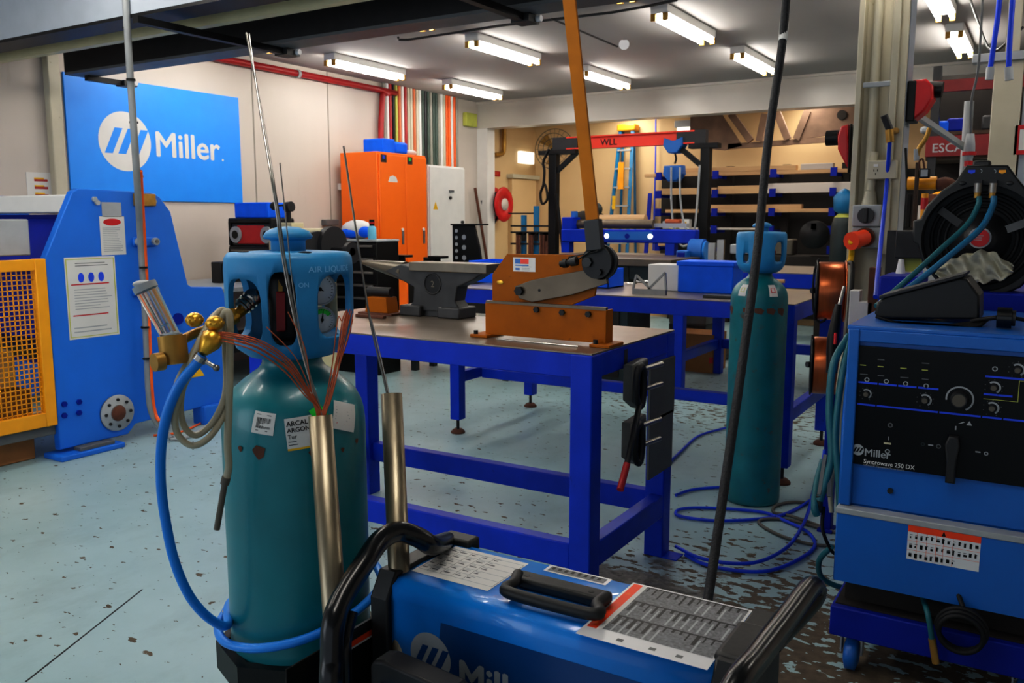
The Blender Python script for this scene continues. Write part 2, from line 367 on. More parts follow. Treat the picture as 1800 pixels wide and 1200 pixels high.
for x in (-6.45,-4.6,-2.77,-.83,1.1):  # battens out of view; the nearest rows are added to brighten the foreground
    for y in ((.5, 2.1, 4.95) if x in (-4.6,-2.77) else ((.5, 4.95) if x == -.83 else (4.95,))): batten(x, y, y+1.18, 'unseen twin fluorescent batten added overhead in the near bays')
# ---- ceiling conduit
pp = [aZ(x,y,3.17) for x,y in ((700,66),(718,70),(880,45),(1075,22),(1190,0))]
one(MB().tube(pp, .011, 'charcoal', 6, sm=2).tube([aZ(970,33,3.17), aZ(1085,82,3.17)], .009, 'charcoal', 6).cyl(aZ(1097,78,3.2), aZ(1097,78,3.16), .05, 'white_gloss'), 'ceiling_conduit', 'thin dark conduit running across the ceiling with branch to a round detector', 'conduit')

# ================================================================== LEFT WALL
X = -7.3
sg = thing('wall_sign', 'large blue sign reading Miller on the left wall', 'sign', (X,5.45,1.67))
MB().box((X,4.5,1.67), (X+.02,6.4,2.75), 'sign_blue', .003).build('panel', sg)
k = MB(); dr = Draw(k, plane_fn((X+.021,4.5,1.67), (0,1,0), (0,0,1)))
logo(dr, .555, .535, .268, 'white', 'sign_blue')
dr.text('Miller', .86, .425, .33, 'white', .022, sx=1.0); dr.disc(1.66, .43, .012, 'white')
k.build('lettering', sg)
k = MB(); a = aX(45,302,X); b_ = aX(88,302,X); c_ = aX(60,345,X)
k.box((X,a.y,c_.z-.05), (X+.006,b_.y,a.z), 'paper'); dr = Draw(k, plane_fn((X+.007,a.y,c_.z-.05), (0,1,0), (0,0,1)))
wd = b_.y-a.y; hh = a.z-c_.z+.05
for i in range(3):
    dr.rect(wd*.3, hh*(.78-i*.25), wd*.85, hh*(.70-i*.25), 'red_paint'); dr.rect(wd*.3, hh*(.83-i*.25), wd*.7, hh*(.78-i*.25), 'yellow')
one(k, 'safety_notice', 'small white notice with red and yellow bars beside the blue sign', 'notice')
# red pipe
ry = 8.66
one(MB().tube([(X+.06,3.9,3.1), (X+.06,ry-.1,3.1), (X+.06,ry,3.06), (X+.06,ry,2.95), (X+.06,ry-.05,2.3), (X+.06,ry-.05,0)], .036, 'red_paint', 12, sm=3)
    .cyl((X+.06,7.2,3.1), (X+.06,7.24,3.1), .045, 'light_grey'), 'fire_pipe', 'red pipe along the top of the left wall bending down behind the orange cabinet', 'pipe')
# coloured service pipes
cols = ['pipe_grey','white','red_paint','black','lime','pipe_orange','white','red_paint','cream_paint','cream_paint','pipe_orange','cream_paint','white','pipe_green','charcoal','pipe_green','pipe_grey','pipe_green','pipe_green','pipe_grey','white','cream_paint','orange','orange','white','orange','pipe_grey']
nm = {'pipe_grey':'grey','white':'white','red_paint':'red','black':'black','lime':'yellow green','pipe_orange':'dull orange','cream_paint':'cream','charcoal':'charcoal','pipe_green':'dark green','orange':'bright orange'}
for i, cc in enumerate(cols):
    y = 8.70 + i*.061
    k = MB().tube([(X+.05,y,3.195), (X+.05,y,2.7), (X+.05,y,0)], .024 if cc not in ('black','lime') else .02, cc, 8, sm=2)
    one(k, 'service_pipe', nm[cc]+' vertical service pipe in the bundle above the orange and white cabinets', 'pipe', 'vertical '+nm[cc]+' service pipes on the left wall')
one(MB().box((X,aX(813,200,X).y,2.83), (X+.07,aX(832,200,X).y,3.02), 'lime', .01), 'junction_box', 'yellow plastic box high on the left wall near the beam', 'box')
# orange cabinet
ox = -6.6; y0, y1, ym = 7.8, 8.72, 8.3; zt = 2.27
t = thing('storage_cabinet', 'tall bright orange two-door cabinet against the left wall', 'cabinet', (-6.95,8.26,0))
MB().box((X+.12,y0,.0), (ox-.02,y1,zt), 'orange_paint', .006).build('carcass', t)
for (a, b, nme) in ((y0+.02,ym-.004,0), (ym+.004,y1-.01,1)):
    dd = MB().box((ox-.02,a,.12), (ox,b,zt-.03), 'orange_paint', .004).build('door', t)
    MB().box((ox,b-.09,1.2), (ox+.02,b-.065,1.36), 'mid_grey', .004).cyl((ox,b-.078,1.375), (ox+.012,b-.078,1.375), .02, 'white_gloss').build('handle', dd)
    q = MB(); D_ = Draw(q, plane_fn((ox,a,1.95), (0,1,0), (0,0,1))); D_.rect(.03,.2,.13,.29,'charcoal'); D_.rect(.06,.24,.10,.28,'green' if nme else 'dot_blue', .001); q.build('door_sticker', dd)
    if not nme: q = MB(); Draw(q, plane_fn((ox,a,1.95), (0,1,0), (0,0,1))).poly([(.15,-.02),(.33,-.02),(.3,.04),(.24,.06),(.18,.04)], 'white'); q.build('white_sticker', dd)
blue = MB().box((ox-.35,7.95,zt), (ox-.05,8.17,zt+.16), 'bin_blue', .01)
one(blue, 'storage_bin', 'blue plastic bin on top of the orange cabinet, left one', 'bin')
one(MB().box((ox-.33,8.18,zt), (ox-.05,8.42,zt+.14), 'bin_blue', .03), 'storage_bin', 'rounded blue plastic bin on top of the orange cabinet, right one', 'bin')
one(MB().ball((ox-.15,8.56,zt+.035), .09, 'white', (1,1.2,.4)), 'cloth_bundle', 'small white cloth bundle on the orange cabinet', 'cloth')
# white cabinet
t = thing('electrical_cabinet', 'tall white steel cabinet right of the orange cabinet', 'cabinet', (-6.95,9.15,0))
MB().box((X+.12,8.76,.0), (ox-.02,9.55,2.17), 'white', .006).build('carcass', t)
dd = MB().box((ox-.02,8.78,.08), (ox,9.54,2.15), 'white', .004).build('door', t)
MB().box((ox,9.18,1.84), (ox+.02,9.27,1.87), 'mid_grey').cyl((ox,9.2,1.77), (ox+.02,9.2,1.77), .022, 'charcoal').cyl((ox,9.46,1.46), (ox+.03,9.46,1.46), .02, 'charcoal').build('lock', dd)
k = MB(); Draw(k, plane_fn((ox,8.84,1.62), (0,1,0), (0,0,1))).poly([(0,0),(.1,0),(.05,.1)], 'yellow'); k.build('warning_sticker', dd)
# small wall items
q = aX(598,327,X); one(MB().box((X,q.y-.05,q.z-.05), (X+.06,q.y+.06,q.z+.03), 'white', .01), 'wall_socket', 'small white socket on the left wall beside the orange cabinet', 'socket')
q = aX(575,390,X); one(MB().box((X,q.y-.1,q.z-.04), (X+.08,q.y+.12,q.z+.03), 'mid_grey', .01), 'cable_duct', 'small grey ribbed duct box on left wall behind the beige machine', 'box')
# exit light, red sign, hose reel, pipes on the yellow side wall
q = aX(922,278,X); one(MB().box((X,q.y-.22,q.z-.09), (X+.07,q.y+.2,q.z+.1), 'exit_glow', .01), 'emergency_light', 'pale rectangular emergency light above the side door', 'light')
q = aX(870,305,X)
k = MB().box((X,q.y-.12,q.z-.04), (X+.008,q.y+.14,q.z+.04), 'red_paint'); Draw(k, plane_fn((X+.009,q.y-.1,q.z-.02), (0,1,0), (0,0,1))).lines(0,0,.2,.045,2,'orange')
one(k, 'fire_sign', 'small red sign above the fire hose reel', 'sign')
t = thing('fire_hose_reel', 'red fire hose reel on the yellow side wall', 'hose reel', (-7.3,11.13,1.7))
MB().lathe([(0,0),(.11,0),(.11,.06),(.09,.08),(.09,.275),(0,.275)], (X+.005,11.22,1.72), 'cream', (1,0,0)).build('hub', t)
for xx in (.07,.24): MB().lathe([(.09,0),(.25,0),(.262,.012),(.25,.025),(.09,.025),(.09,0)], (X+xx,11.22,1.72), 'red', (1,0,0)).build('side_plate', t)
h = MB()
for i in range(6): h.ring((X+.095+i*.026,11.22,1.72), .17, .018, 'rubber', (1,0,0), 32, 8)
h.tube([(X+.15,11.22,1.55), (X+.15,11.08,1.42), (X+.1,10.98,1.3), (X+.1,11.0,1.12)], .018, 'rubber', 8); h.build('hose', t)
MB().cyl((X+.1,11.0,1.12), (X+.1,11.01,.98), .022, 'dark_iron', .012).build('nozzle', t)
one(MB().tube([aX(886,225,X+.06), aX(886,262,X+.06), aX(882,270,X+.06), aX(870,272,X+.06)], .035, 'old_brass', 10, sm=3), 'drain_pipe', 'short brown bent pipe on side wall under the beam', 'pipe')
for i, (xx, ztop, m_) in enumerate(((838,330,'rust'), (850,352,'mid_grey'), (857,352,'mid_grey'))):
    q = aX(xx, ztop, X+.1); one(MB().cyl((X+.25,q.y+.3-.1*i,0), (X+.07,q.y,q.z), .022, m_, n=8), 'metal_rod', ['rusty bar leaning on side wall right of the white cabinet','slim grey bar leaning by the white door frame, left of the two','slim grey bar leaning by the white door frame, right of the two'][i], 'rod')
# ================================================================== BACK WALL AREA
YB = 12.6
t = thing('pedestal_fan', 'large round wall fan with wire guard behind the black crane post', 'fan', (-6.5,12.3,0))
c = aY(975,262,12.1)
g_ = MB()
for r in (.31,.24,.16,.08): g_.ring(c+V((0,-.05 if r<.3 else 0,0)), r, .006, 'grey_mesh', (.3,-1,0), 36, 6)
for i in range(24):
    a = 2*PI*i/24; q = V((.3,-1,0)).normalized().to_track_quat('Z','Y'); g_.tube([c+q@V((.05*math.cos(a),.05*math.sin(a),.07)), c+q@V((.31*math.cos(a),.31*math.sin(a),0))], .003, 'grey_mesh', 4)
g_.build('wire_guard', t)
bl = MB()
for i in range(3):
    a = 2*PI*i/3+.3; q = V((.3,-1,0)).normalized().to_track_quat('Z','Y')
    bl.prism([c+q@V((.04*math.cos(a+.5),.04*math.sin(a+.5),0)), c+q@V((.26*math.cos(a+.35),.26*math.sin(a+.35),.02)), c+q@V((.27*math.cos(a-.35),.27*math.sin(a-.35),-.02)), c+q@V((.04*math.cos(a-.5),.04*math.sin(a-.5),0))], q@V((0,0,.006)), 'old_brass')
bl.build('blades', t); MB().cyl(c+V((0,.02,0)), c+V((-.06,.22,0)), .08, 'charcoal').build('motor', t)
MB().cyl(c+V((-.06,.22,0)), (c.x-.06,12.58,c.z), .03, 'charcoal').build('wall_bracket', t)
# fluorescent in back bay
q0 = aY(1185,222,12.3); q1 = aY(1250,220,12.3)
t = thing('wall_light', 'pale fluorescent light on the back wall above the red crane beam', 'light fixture', (q0+q1)/2)
MB().box((q0.x,12.3,q0.z-.02), (q1.x,12.4,q0.z+.08), 'light_grey', .01).build('housing', t)
MB().cyl((q0.x+.05,12.32,q0.z-.05), (q1.x+.08,12.32,q0.z-.05), .035, 'exit_glow').build('fluorescent_tube', t)
MB().box((q0.x,12.4,q0.z-.02), (q0.x+.05,12.6,q0.z+.05), 'dark_iron').box((q1.x-.05,12.4,q0.z-.02), (q1.x,12.6,q0.z+.05), 'dark_iron').build('bracket', t)
# step ladder
t = thing('step_ladder', 'blue fibreglass step ladder with orange top standing at the yellow wall', 'ladder', (-5.5,12.3,0))
tp = aY(1103,213,12.45)
for sx in (-1,1):
    MB().bar((tp.x+sx*.1,12.43,2.85), (tp.x+sx*.2,12.0,0), .05, .03, 'ladder_blue').build('side_rail', t)
    MB().bar((tp.x+sx*.09,12.5,2.85), (tp.x+sx*.16,12.56,0), .03, .03, 'ladder_blue').build('rear_leg', t)
MB().box((tp.x-.15,12.38,2.83), (tp.x+.15,12.57,2.93), 'cap_orange', .02).build('top_cap', t)
for i in range(9):
    z = .3+i*.28; f_ = z/2.85; MB().box((tp.x-.2+.1*f_,12.0+.43*f_-.04,z-.012), (tp.x+.2-.1*f_,12.0+.43*f_+.04,z+.012), 'light_grey').build('step', t)
MB().box((tp.x-.03,12.2,1.95), (tp.x+.06,12.22,2.35), 'cap_orange').box((tp.x-.12,12.2,1.65), (tp.x-.07,12.22,1.85), 'yellow').build('sticker', t)
one(MB().bar(aY(1143,340,12.5), V((aY(1130,420,12.1).x,12.1,.0)), .06, .04, 'navy'), 'steel_section', 'dark blue steel section leaning between the ladder and timber rack', 'bar')
one(MB().tube([aY(1153,200,12.5), aY(1152,300,12.5), aY(1148,440,12.5)], .012, 'dot_blue', 6), 'hanging_cable', 'thin purple blue cable hanging down left of the timber rack', 'cable')
# brown truss
q = aY(1225,185,11.9)
k = MB(); zt = 3.05; x0 = aY(1215,200,11.9).x; x1 = aY(1560,190,11.9).x; zb = aY(1340,255,11.9).z
k.bar((x0,11.9,zt), (x1,11.9,zt), .06, .08, 'truss_brown'); k.bar((x0+.55,11.9,zb), (x1,11.9,zb+.05), .06, .07, 'truss_brown')
k.prism([V((x0,11.87,zt)), V((x0+.35,11.87,zt)), V((x0+.75,11.87,zb)), V((x0+.5,11.87,zb-.05)), V((x0,11.87,zb+.02))], (0,.05,0), 'truss_brown')
def xp(px, py): return aY(px, py, 11.87)
for a, b in (((1285,200),(1320,248)), ((1345,200),(1335,248)), ((1365,195),(1385,245)), ((1420,195),(1400,245))): k.bar(xp(*a), xp(*b), .06, .09, 'truss_brown')
k.prism([xp(1420,185), xp(1560,180), xp(1560,225), xp(1400,245)], (0,.05,0), 'truss_brown').cyl(xp(1480,202)+V((0,-.02,0)), xp(1480,202), .06, 'rack_dark')
one(k, 'roof_truss', 'rusty brown steel truss with triangular openings high behind the beam', 'truss')
# timber rack
t = thing('cantilever_rack', 'long dark storage rack for bars and timber along the back wall', 'rack', (-3.5,12.3,0))
xl = aY(1150,300,12.2).x; xr = -1.2
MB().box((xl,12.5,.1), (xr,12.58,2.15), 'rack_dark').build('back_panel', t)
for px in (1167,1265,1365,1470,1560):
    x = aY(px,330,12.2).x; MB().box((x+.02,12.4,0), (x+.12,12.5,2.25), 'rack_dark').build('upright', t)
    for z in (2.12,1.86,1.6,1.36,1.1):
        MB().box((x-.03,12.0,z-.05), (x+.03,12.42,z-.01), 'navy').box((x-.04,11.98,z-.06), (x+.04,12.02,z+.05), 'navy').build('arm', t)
def stock(px0, px1, py, z, dz, m_, lab, y=12.05, dy=.12):
    a = aY(px0,py,y).x; b = aY(px1,py,y).x; one(MB().box((a,y,z), (b,y+dy,z+dz), m_, .004), 'timber_length', lab, 'timber')
stock(1133,1245,290,2.11,.05,'wood','pale timber length on the top rack arm reaching furthest left')
stock(1165,1400,280,2.16,.07,'wood','cream board lying on top of the long rack behind the chain hoist', 12.2)
stock(1408,1465,280,2.16,.08,'cream','white square tube on the top right of the rack', 12.2)
stock(1250,1500,295,2.11,.05,'wood','brown board on the top rack arms at right', 12.2)
stock(1158,1260,322,1.85,.09,'wood','pale board on second rack level at its left end')
stock(1262,1340,318,1.85,.11,'wood','thick pale board on second rack level behind the crane post')
stock(1345,1500,318,1.85,.13,'cream','long cream box section on second rack level right of the leaning cable')
stock(1170,1500,348,1.59,.05,'wood','long tan timber on third rack level')
stock(1230,1410,340,1.64,.06,'wood','shorter tan timber lying on the third level timber', 12.08)
stock(1180,1330,373,1.35,.03,'cream','thin pale strip on fourth rack level')
k = MB(); q = aY(1200,378,12.0); k.box((q.x-.04,12.0,1.36), (q.x+.1,12.1,1.5), 'paper'); Draw(k, plane_fn((q.x+.01,11.999,1.4), (1,0,0), (0,0,1))).poly([(0,0),(.05,0),(.05,.06),(0,.06)], 'yellow').poly([(.015,0),(.04,0),(.03,.05)], 'red', .001)
one(k, 'parts_box', 'white box with small red and yellow mark on the rack behind the hoist chain', 'box')
for i, (px, m_) in enumerate(((1168,'light_grey'), (1180,'beige_machine'), (1160,'wood'))):
    q = aY(px, 380 if i < 2 else 408, 11.9); one(MB().box((q.x-.05,11.95,1.36 if i<2 else 1.11), (q.x+.06,12.1,1.47 if i<2 else 1.18), m_, .01), 'parts_box', ['grey parts box on fourth rack level, leftmost','beige parts box beside the grey one on fourth rack level','tan block on the lowest visible rack level'][i], 'box')
# machinery silhouettes below rack
q = aY(1440,405,11.2)
t = thing('lathe_machine', 'dark lathe with round chuck below the timber rack', 'machine', (q.x,11.3,0))
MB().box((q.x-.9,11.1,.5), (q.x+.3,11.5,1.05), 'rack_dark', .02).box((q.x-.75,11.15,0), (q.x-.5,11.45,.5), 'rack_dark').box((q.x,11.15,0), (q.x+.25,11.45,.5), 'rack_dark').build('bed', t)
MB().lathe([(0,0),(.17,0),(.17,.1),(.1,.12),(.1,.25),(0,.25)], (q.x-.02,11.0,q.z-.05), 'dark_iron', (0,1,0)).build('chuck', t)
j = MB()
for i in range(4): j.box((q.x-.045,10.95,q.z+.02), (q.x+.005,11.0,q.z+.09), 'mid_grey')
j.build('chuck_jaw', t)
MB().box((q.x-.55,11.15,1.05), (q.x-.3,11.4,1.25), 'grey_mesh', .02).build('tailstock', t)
# far green cylinder
q = aY(1483,370,10.6)
t = thing('gas_cylinder', 'dark green gas cylinder with blue valve guard far behind the column edge', 'cylinder', (q.x,10.6,0))
MB().lathe([(0,0),(.13,0),(.13,1.42),(.1,1.52),(.05,1.57),(0,1.57)], (q.x,10.6,0), 'cabinet_green', mats=['cabinet_green','cabinet_green','cabinet_green','lime','lime']).build('body', t)
MB().lathe([(.05,1.56),(.11,1.6),(.12,1.75),(.08,1.8),(.03,1.84),(0,1.85)], (q.x,10.6,0), 'ladder_blue').build('valve_guard', t)
# ================================================================== GANTRY HOIST
gy = 9.0
t = thing('gantry_crane', 'small portal crane with orange red beam between two black posts', 'crane', (-4,gy,0))
xl = -4.96; xr = -3.13; zb = 2.36
for x, s in ((xl,1), (xr,-1)):
    MB().box((x-.05,gy-.05,.05), (x+.05,gy+.05,zb-.1), 'black', .006).build('post', t)
    MB().bar((x,gy,2.02), (x+s*.3,gy,zb-.1), .05, .05, 'black').build('brace', t)
    MB().box((x-.18,gy-.06,zb-.12), (x+.3,gy+.06,zb-.07) if s>0 else (x+.14,gy+.06,zb-.07), 'black').box((min(x,x+s*.32),gy-.045,zb-.07), (max(x,x+s*.32),gy+.045,zb+.07), 'charcoal').build('head_bracket', t)
    MB().box((x-.3,gy-.4,.02), (x+.3,gy+.4,.07), 'black').build('foot', t)
k = MB().box((xl+.18,gy-.05,zb-.07), (xr-.12,gy+.05,zb-.055), 'beam_red').box((xl+.18,gy-.05,zb+.055), (xr-.12,gy+.05,zb+.07), 'beam_red').box((xl+.18,gy-.012,zb-.055), (xr-.12,gy+.012,zb+.055), 'beam_red').build('crane_beam', t)
q = MB(); Draw(q, plane_fn((xl+.60,gy-.013,zb-.04), (1,0,0), (0,0,1))).text('WLL', .0, 0, .1, 'black', .02); q.build('lettering', k)
t = thing('chain_hoist', 'blue chain hoist with hanging loop of silver chain on the red crane beam', 'hoist', (-3.48,gy,2.3))
hx = aY(1187,250,gy).x
MB().prism([(hx-.1,gy-.08,2.36),(hx-.02,gy-.08,2.33),(hx+.02,gy-.08,2.33),(hx+.1,gy-.08,2.36),(hx+.11,gy-.08,2.28),(hx+.05,gy-.08,2.2),(hx-.05,gy-.08,2.2),(hx-.11,gy-.08,2.28)], (0,.16,0), 'panel_blue', .01).build('trolley', t)
MB().tube([(hx,gy,2.2),(hx+.015,gy,2.14),(hx,gy,2.09)], .012, 'dark_iron', 6).build('hook', t)
MB().prism([(hx-.1,gy-.07,2.07),(hx+.1,gy-.07,2.07),(hx+.11,gy-.07,1.98),(hx+.05,gy-.07,1.9),(hx-.05,gy-.07,1.9),(hx-.11,gy-.07,1.98)], (0,.14,0), 'panel_blue', .015).build('body', t)
ch = MB()
P = [(1180,294),(1180,350),(1184,400),(1195,428),(1205,432),(1216,420),(1222,395),(1226,350),(1230,290)]
P2 = [(1195,294),(1196,350),(1203,395),(1213,412)]
for L_ in (P, P2): ch.tube([aY(a,b,gy-.1) for a,b in L_], .012, 'light_grey', 6, sm=6)
ch.build('chain', t)
# black cable coil on post
one(MB().tube([aY(a,b,gy-.12) for a,b in ((965,262),(955,285),(957,300),(955,325),(950,340),(953,358),(962,350),(960,330),(955,320))], .016, 'black', 6)
    .tube([aY(978,340,gy-.1), aY(985,400,gy-.1), aY(990,440,gy-.1)], .02, 'black', 6), 'power_cable', 'black cable looped on the left crane post', 'cable')
# ================================================================== REAR TABLES
def frame_table(t, x0, x1, y0, y1, z, leg, ap, rail, m='bench_blue', feet=False, top='bench_top', rails=('f','b','l','r'), mtop=.006):
    MB().box((x0,y0,z-mtop), (x1,y1,z), top, .001).build('top_plate', t)
    a = MB(); a.box((x0,y0,z-ap),(x1,y0+leg*.6,z-mtop), m, .004); a.box((x0,y1-leg*.6,z-ap),(x1,y1,z-mtop), m, .004)
    a.box((x0,y0+leg*.6,z-ap),(x0+leg*.6,y1-leg*.6,z-mtop), m, .004); a.box((x1-leg*.6,y0+leg*.6,z-ap),(x1,y1-leg*.6,z-mtop), m, .004); a.build('apron', t)
    for (x, y) in ((x0,y0),(x1-leg,y0),(x0,y1-leg),(x1-leg,y1-leg)):
        lo = .1 if feet else 0
        lg = MB().box((x-.002,y-.002,lo), (x+leg+.002,y+leg+.002,z-mtop-.001), m, .006).build('leg', t)
        if feet: MB().cyl((x+leg/2,y+leg/2,.02), (x+leg/2,y+leg/2,lo+.02), .011, 'dark_iron', n=10).lathe([(0,0),(.05,0),(.05,.012),(.03,.03),(0,.03)], (x+leg/2,y+leg/2,0), 'rust').build('foot', lg)
    rz, rh = rail
    for s in rails:
        k = MB()
        if s == 'f': k.box((x0+leg,y0,rz), (x1-leg,y0+leg*.7,rz+rh), m, .005)
        if s == 'b': k.box((x0+leg,y1-leg*.7,rz), (x1-leg,y1,rz+rh), m, .005)
        if s == 'l': k.box((x0,y0+leg,rz), (x0+leg*.7,y1-leg,rz+rh), m, .005)
        if s == 'r': k.box((x1-leg*.7,y0+leg,rz), (x1,y1-leg,rz+rh), m, .005)
        k.build('stretcher', t)
# bench 4 (long blue table behind)
t = thing('steel_table', 'long blue steel table at the rear with grey top behind the second gas cylinder', 'table', (-2.2,7.6,0))
xq = aY(1180,465,7.1).x+.03; frame_table(t, xq, -.9, 7.1, 8.25, 1.07, .09, .12, (.25,.09), rails=('b','l','r'))
TZ = 1.07
# bench 3 dark table with solid body
xa = aY(1180,452,6.9).x
t = thing('welding_table', 'dark green cabinet table with heavy dark steel top left of the long blue table', 'table', (-4,7.4,0))
MB().box((-4.1,6.9,1.10), (xa,8.2,1.16), 'blade_steel', .004).build('top_plate', t)
MB().box((-4.0,6.98,.04), (xa-.42,7.5,1.10), 'cabinet_green', .01).box((xa-.42,6.98,.98), (xa-.05,8.1,1.10), 'cabinet_green', .005).build('cabinet_body', t)
MB().box((xa-.72,6.96,.1), (xa-.5,6.98,.95), 'rack_dark').cyl((xa-.62,6.97,.9), (xa-.62,6.94,.9), .02, 'light_grey').build('door', t)
# blue roller machine on the dark table
zz = 1.16
t = thing('plate_roller', 'blue bench frame with long blue bar and rollers on the dark table', 'machine', (-4.4,7.9,1.16))
a = aY(990,430,7.9); b = aY(1225,430,7.9)
MB().box((a.x,7.85,1.27), (b.x,7.97,1.4), 'bench_blue', .01).build('front_beam', t)
for xx in (a.x, a.x+.38, b.x-.3): MB().box((xx,7.86,1.16), (xx+.09,7.96,1.28), 'bench_blue').build('leg', t)
MB().box((a.x,7.86,1.38), (a.x+.12,8.05,1.52), 'bench_blue', .01).cyl((a.x+.1,7.95,1.52), (a.x+.1,7.95,1.58), .035, 'panel_blue').build('end_plate', t)
MB().cyl((a.x+.12,8.0,1.45), (a.x+.95,8.0,1.45), .045, 'blade_steel').build('roller', t)
MB().box((a.x+.5,7.84,1.3), (a.x+1.0,7.851,1.38), 'panel_blue').cyl((a.x+.98,7.85,1.335), (a.x+.98,7.835,1.335), .025, 'exit_glow').cyl((a.x+.52,7.85,1.335), (a.x+.52,7.835,1.335), .025, 'exit_glow').cyl((a.x+.74,7.85,1.335), (a.x+.74,7.835,1.335), .025, 'navy').build('control_strip', t)
q = aY(1030,410,8.1)
one(MB().ball((q.x,8.15,1.5), .13, 'rack_dark', (1.6,.6,.7)).ball((q.x+.1,8.12,1.6), .07, 'cabinet_green'), 'clamp_pile', 'dark heap of clamps on the blue roller frame left of the shear lever socket', 'tools')
q = aY(1110,412,8.1)
one(MB().cyl((q.x-.35,8.1,1.49), (q.x+.15,8.1,1.49), .055, 'wood').cyl((q.x-.35,8.1,1.49), (q.x-.37,8.1,1.49), .06, 'rust'), 'paper_roll', 'tan roll lying on the blue roller frame below the ladder', 'roll')
q = aY(1185,407,8.0)
one(MB().box((q.x-.3,8.0,1.42), (q.x+.12,8.08,1.46), 'light_grey').box((q.x-.1,8.0,1.46), (q.x+.05,8.08,1.5), 'copper_wire', .01), 'hand_plane', 'small grey and pinkish tools lying behind the hoist chain', 'tool')
# blue motor / grinder
q = aZ(1262,462,TZ)
t = thing('bench_motor', 'blue electric motor box on the long blue table left of the rear gas cylinder', 'motor', (q.x,7.6,TZ))
MB().box((q.x-.1,7.5,TZ+.02), (q.x+.0,7.62,TZ+.15), 'panel_blue', .012).box((q.x-.085,7.49,TZ+.04), (q.x-.015,7.51,TZ+.13), 'navy', .003).build('terminal_box', t)
MB().cyl((q.x-.03,7.7,TZ+.14), (q.x+.1,7.7,TZ+.14), .11, 'panel_blue').cyl((q.x+.1,7.7,TZ+.14), (q.x+.12,7.7,TZ+.14), .09, 'welder_blue').build('housing', t)
MB().box((q.x-.05,7.6,TZ), (q.x+.1,7.8,TZ+.06), 'navy').build('foot', t)
q = aZ(1300,465,TZ)
one(MB().box((q.x-.08,7.5,TZ), (q.x-.02,7.54,TZ+.22), 'light_grey').box((q.x,7.5,TZ), (q.x+.06,7.54,TZ+.25), 'steel').box((q.x-.1,7.48,TZ), (q.x+.1,7.6,TZ+.03), 'charcoal'), 'tool_stand', 'small rack of grey bars beside the blue motor', 'stand')
q = aZ(1460,452,TZ)
t = thing('bench_vise', 'white topped grinder head on dark stand behind the upper copper spool', 'tool', (q.x,7.3,TZ))
MB().box((q.x-.2,7.25,TZ+.14), (q.x+.14,7.4,TZ+.22), 'light_grey', .01).build('head', t); MB().box((q.x-.12,7.27,TZ), (q.x+.08,7.38,TZ+.14), 'charcoal', .01).build('base', t)
# cardboard box + grey bin under table
q = aZ(1215,648,0); q = V((-2.98,8.14,0))
t = thing('cardboard_box', 'brown cardboard box on the floor under the long blue table', 'box', (q.x+.1,q.y,0))
MB().box((q.x-.16,q.y,0), (q.x+.28,q.y+.4,.38), 'card', .004).build('carton', t)
k = MB(); d_ = Draw(k, plane_fn((q.x-.12,q.y-.001,.1), (1,0,0), (0,0,1))); d_.rect(.0,.08,.09,.24,'paper'); [d_.rect(.01+.012*i,.1,.016+.012*i,.22,'black',.001) for i in range(6)]; k.build('address_label', t); k = MB(); Draw(k, plane_fn((q.x-.12,q.y-.001,.1), (1,0,0), (0,0,1))).rect(.36,.0,.40,.06,'red'); k.build('red_sticker', t)
one(MB().box((q.x-.35,q.y+.42,.42), (q.x+.05,q.y+.7,.9), 'mid_grey', .01).box((q.x-.35,q.y+.42,0), (q.x+.05,q.y+.7,.42), 'charcoal', .01), 'steel_cabinet', 'dark grey cabinet under the long blue table behind the cardboard box', 'cabinet')
one(MB().box((q.x+.12,q.y+.45,0), (q.x+.2,q.y+.5,.93), 'white'), 'white_post', 'slim white upright standing behind the cardboard box', 'post')
# ================================================================== SECOND BENCH
bx0, bx1, by0, by1, bz = -3.5, -1.16, 4.86, 5.95, 1.035
t = thing('work_bench', 'blue steel workbench with adjustable feet behind the shear bench', 'workbench', (bx0,by0,0))
frame_table(t, bx0, bx1, by0, by1, bz, .075, .1, (.36,.075), feet=True, rails=('l','r'))
MB().box((bx0+.07,(by0+by1)/2-.25,.36), (bx1-.07,(by0+by1)/2-.18,.43), 'bench_blue', .005).build('stretcher', t)
def bin_(p, w, dpt, h, lab, name='storage_bin', m='bin_blue'):
    k = MB(); x, y = p; z = bz
    k.box((x,y,z), (x+w,y+dpt,z+.008), m); k.box((x,y,z), (x+.006,y+dpt,z+h), m); k.box((x+w-.006,y,z), (x+w,y+dpt,z+h), m)
    k.box((x,y,z), (x+w,y+.006,z+h*.75), m); k.box((x,y+dpt-.006,z), (x+w,y+dpt,z+h), m); k.box((x-.008,y-.008,z+h-.012), (x+w+.008,y+.004,z+h), m, .002)
    return one(k, name, lab, 'bin')
q = aZ(838,494,bz); bin_((q.x,5.35), .22, .3, .16, 'blue plastic bin right of the anvil, left of the pair'); bin_((q.x+.24,5.35), .3, .3, .16, 'blue plastic bin half hidden behind the shear plate')
q = aZ(1073,500,bz); b_ = bin_((q.x-.05,5.3), .2, .25, .13, 'small blue plastic bin behind the shear pivot')
one(MB().box((q.x-.0,5.35,bz+.02), (q.x+.13,5.45,bz+.15), 'paper', .01), 'paper_pad', 'pale pad standing in the small blue bin', 'paper')
q = aZ(1240,497,bz); one(MB().box((q.x-.11,5.35,bz), (q.x+.1,5.55,bz+.17), 'white', .004).box((q.x+.1,5.36,bz), (q.x+.14,5.54,bz+.17), 'beige_machine', .003), 'cardboard_box', 'white box on the middle bench beside the bright blue box', 'box')
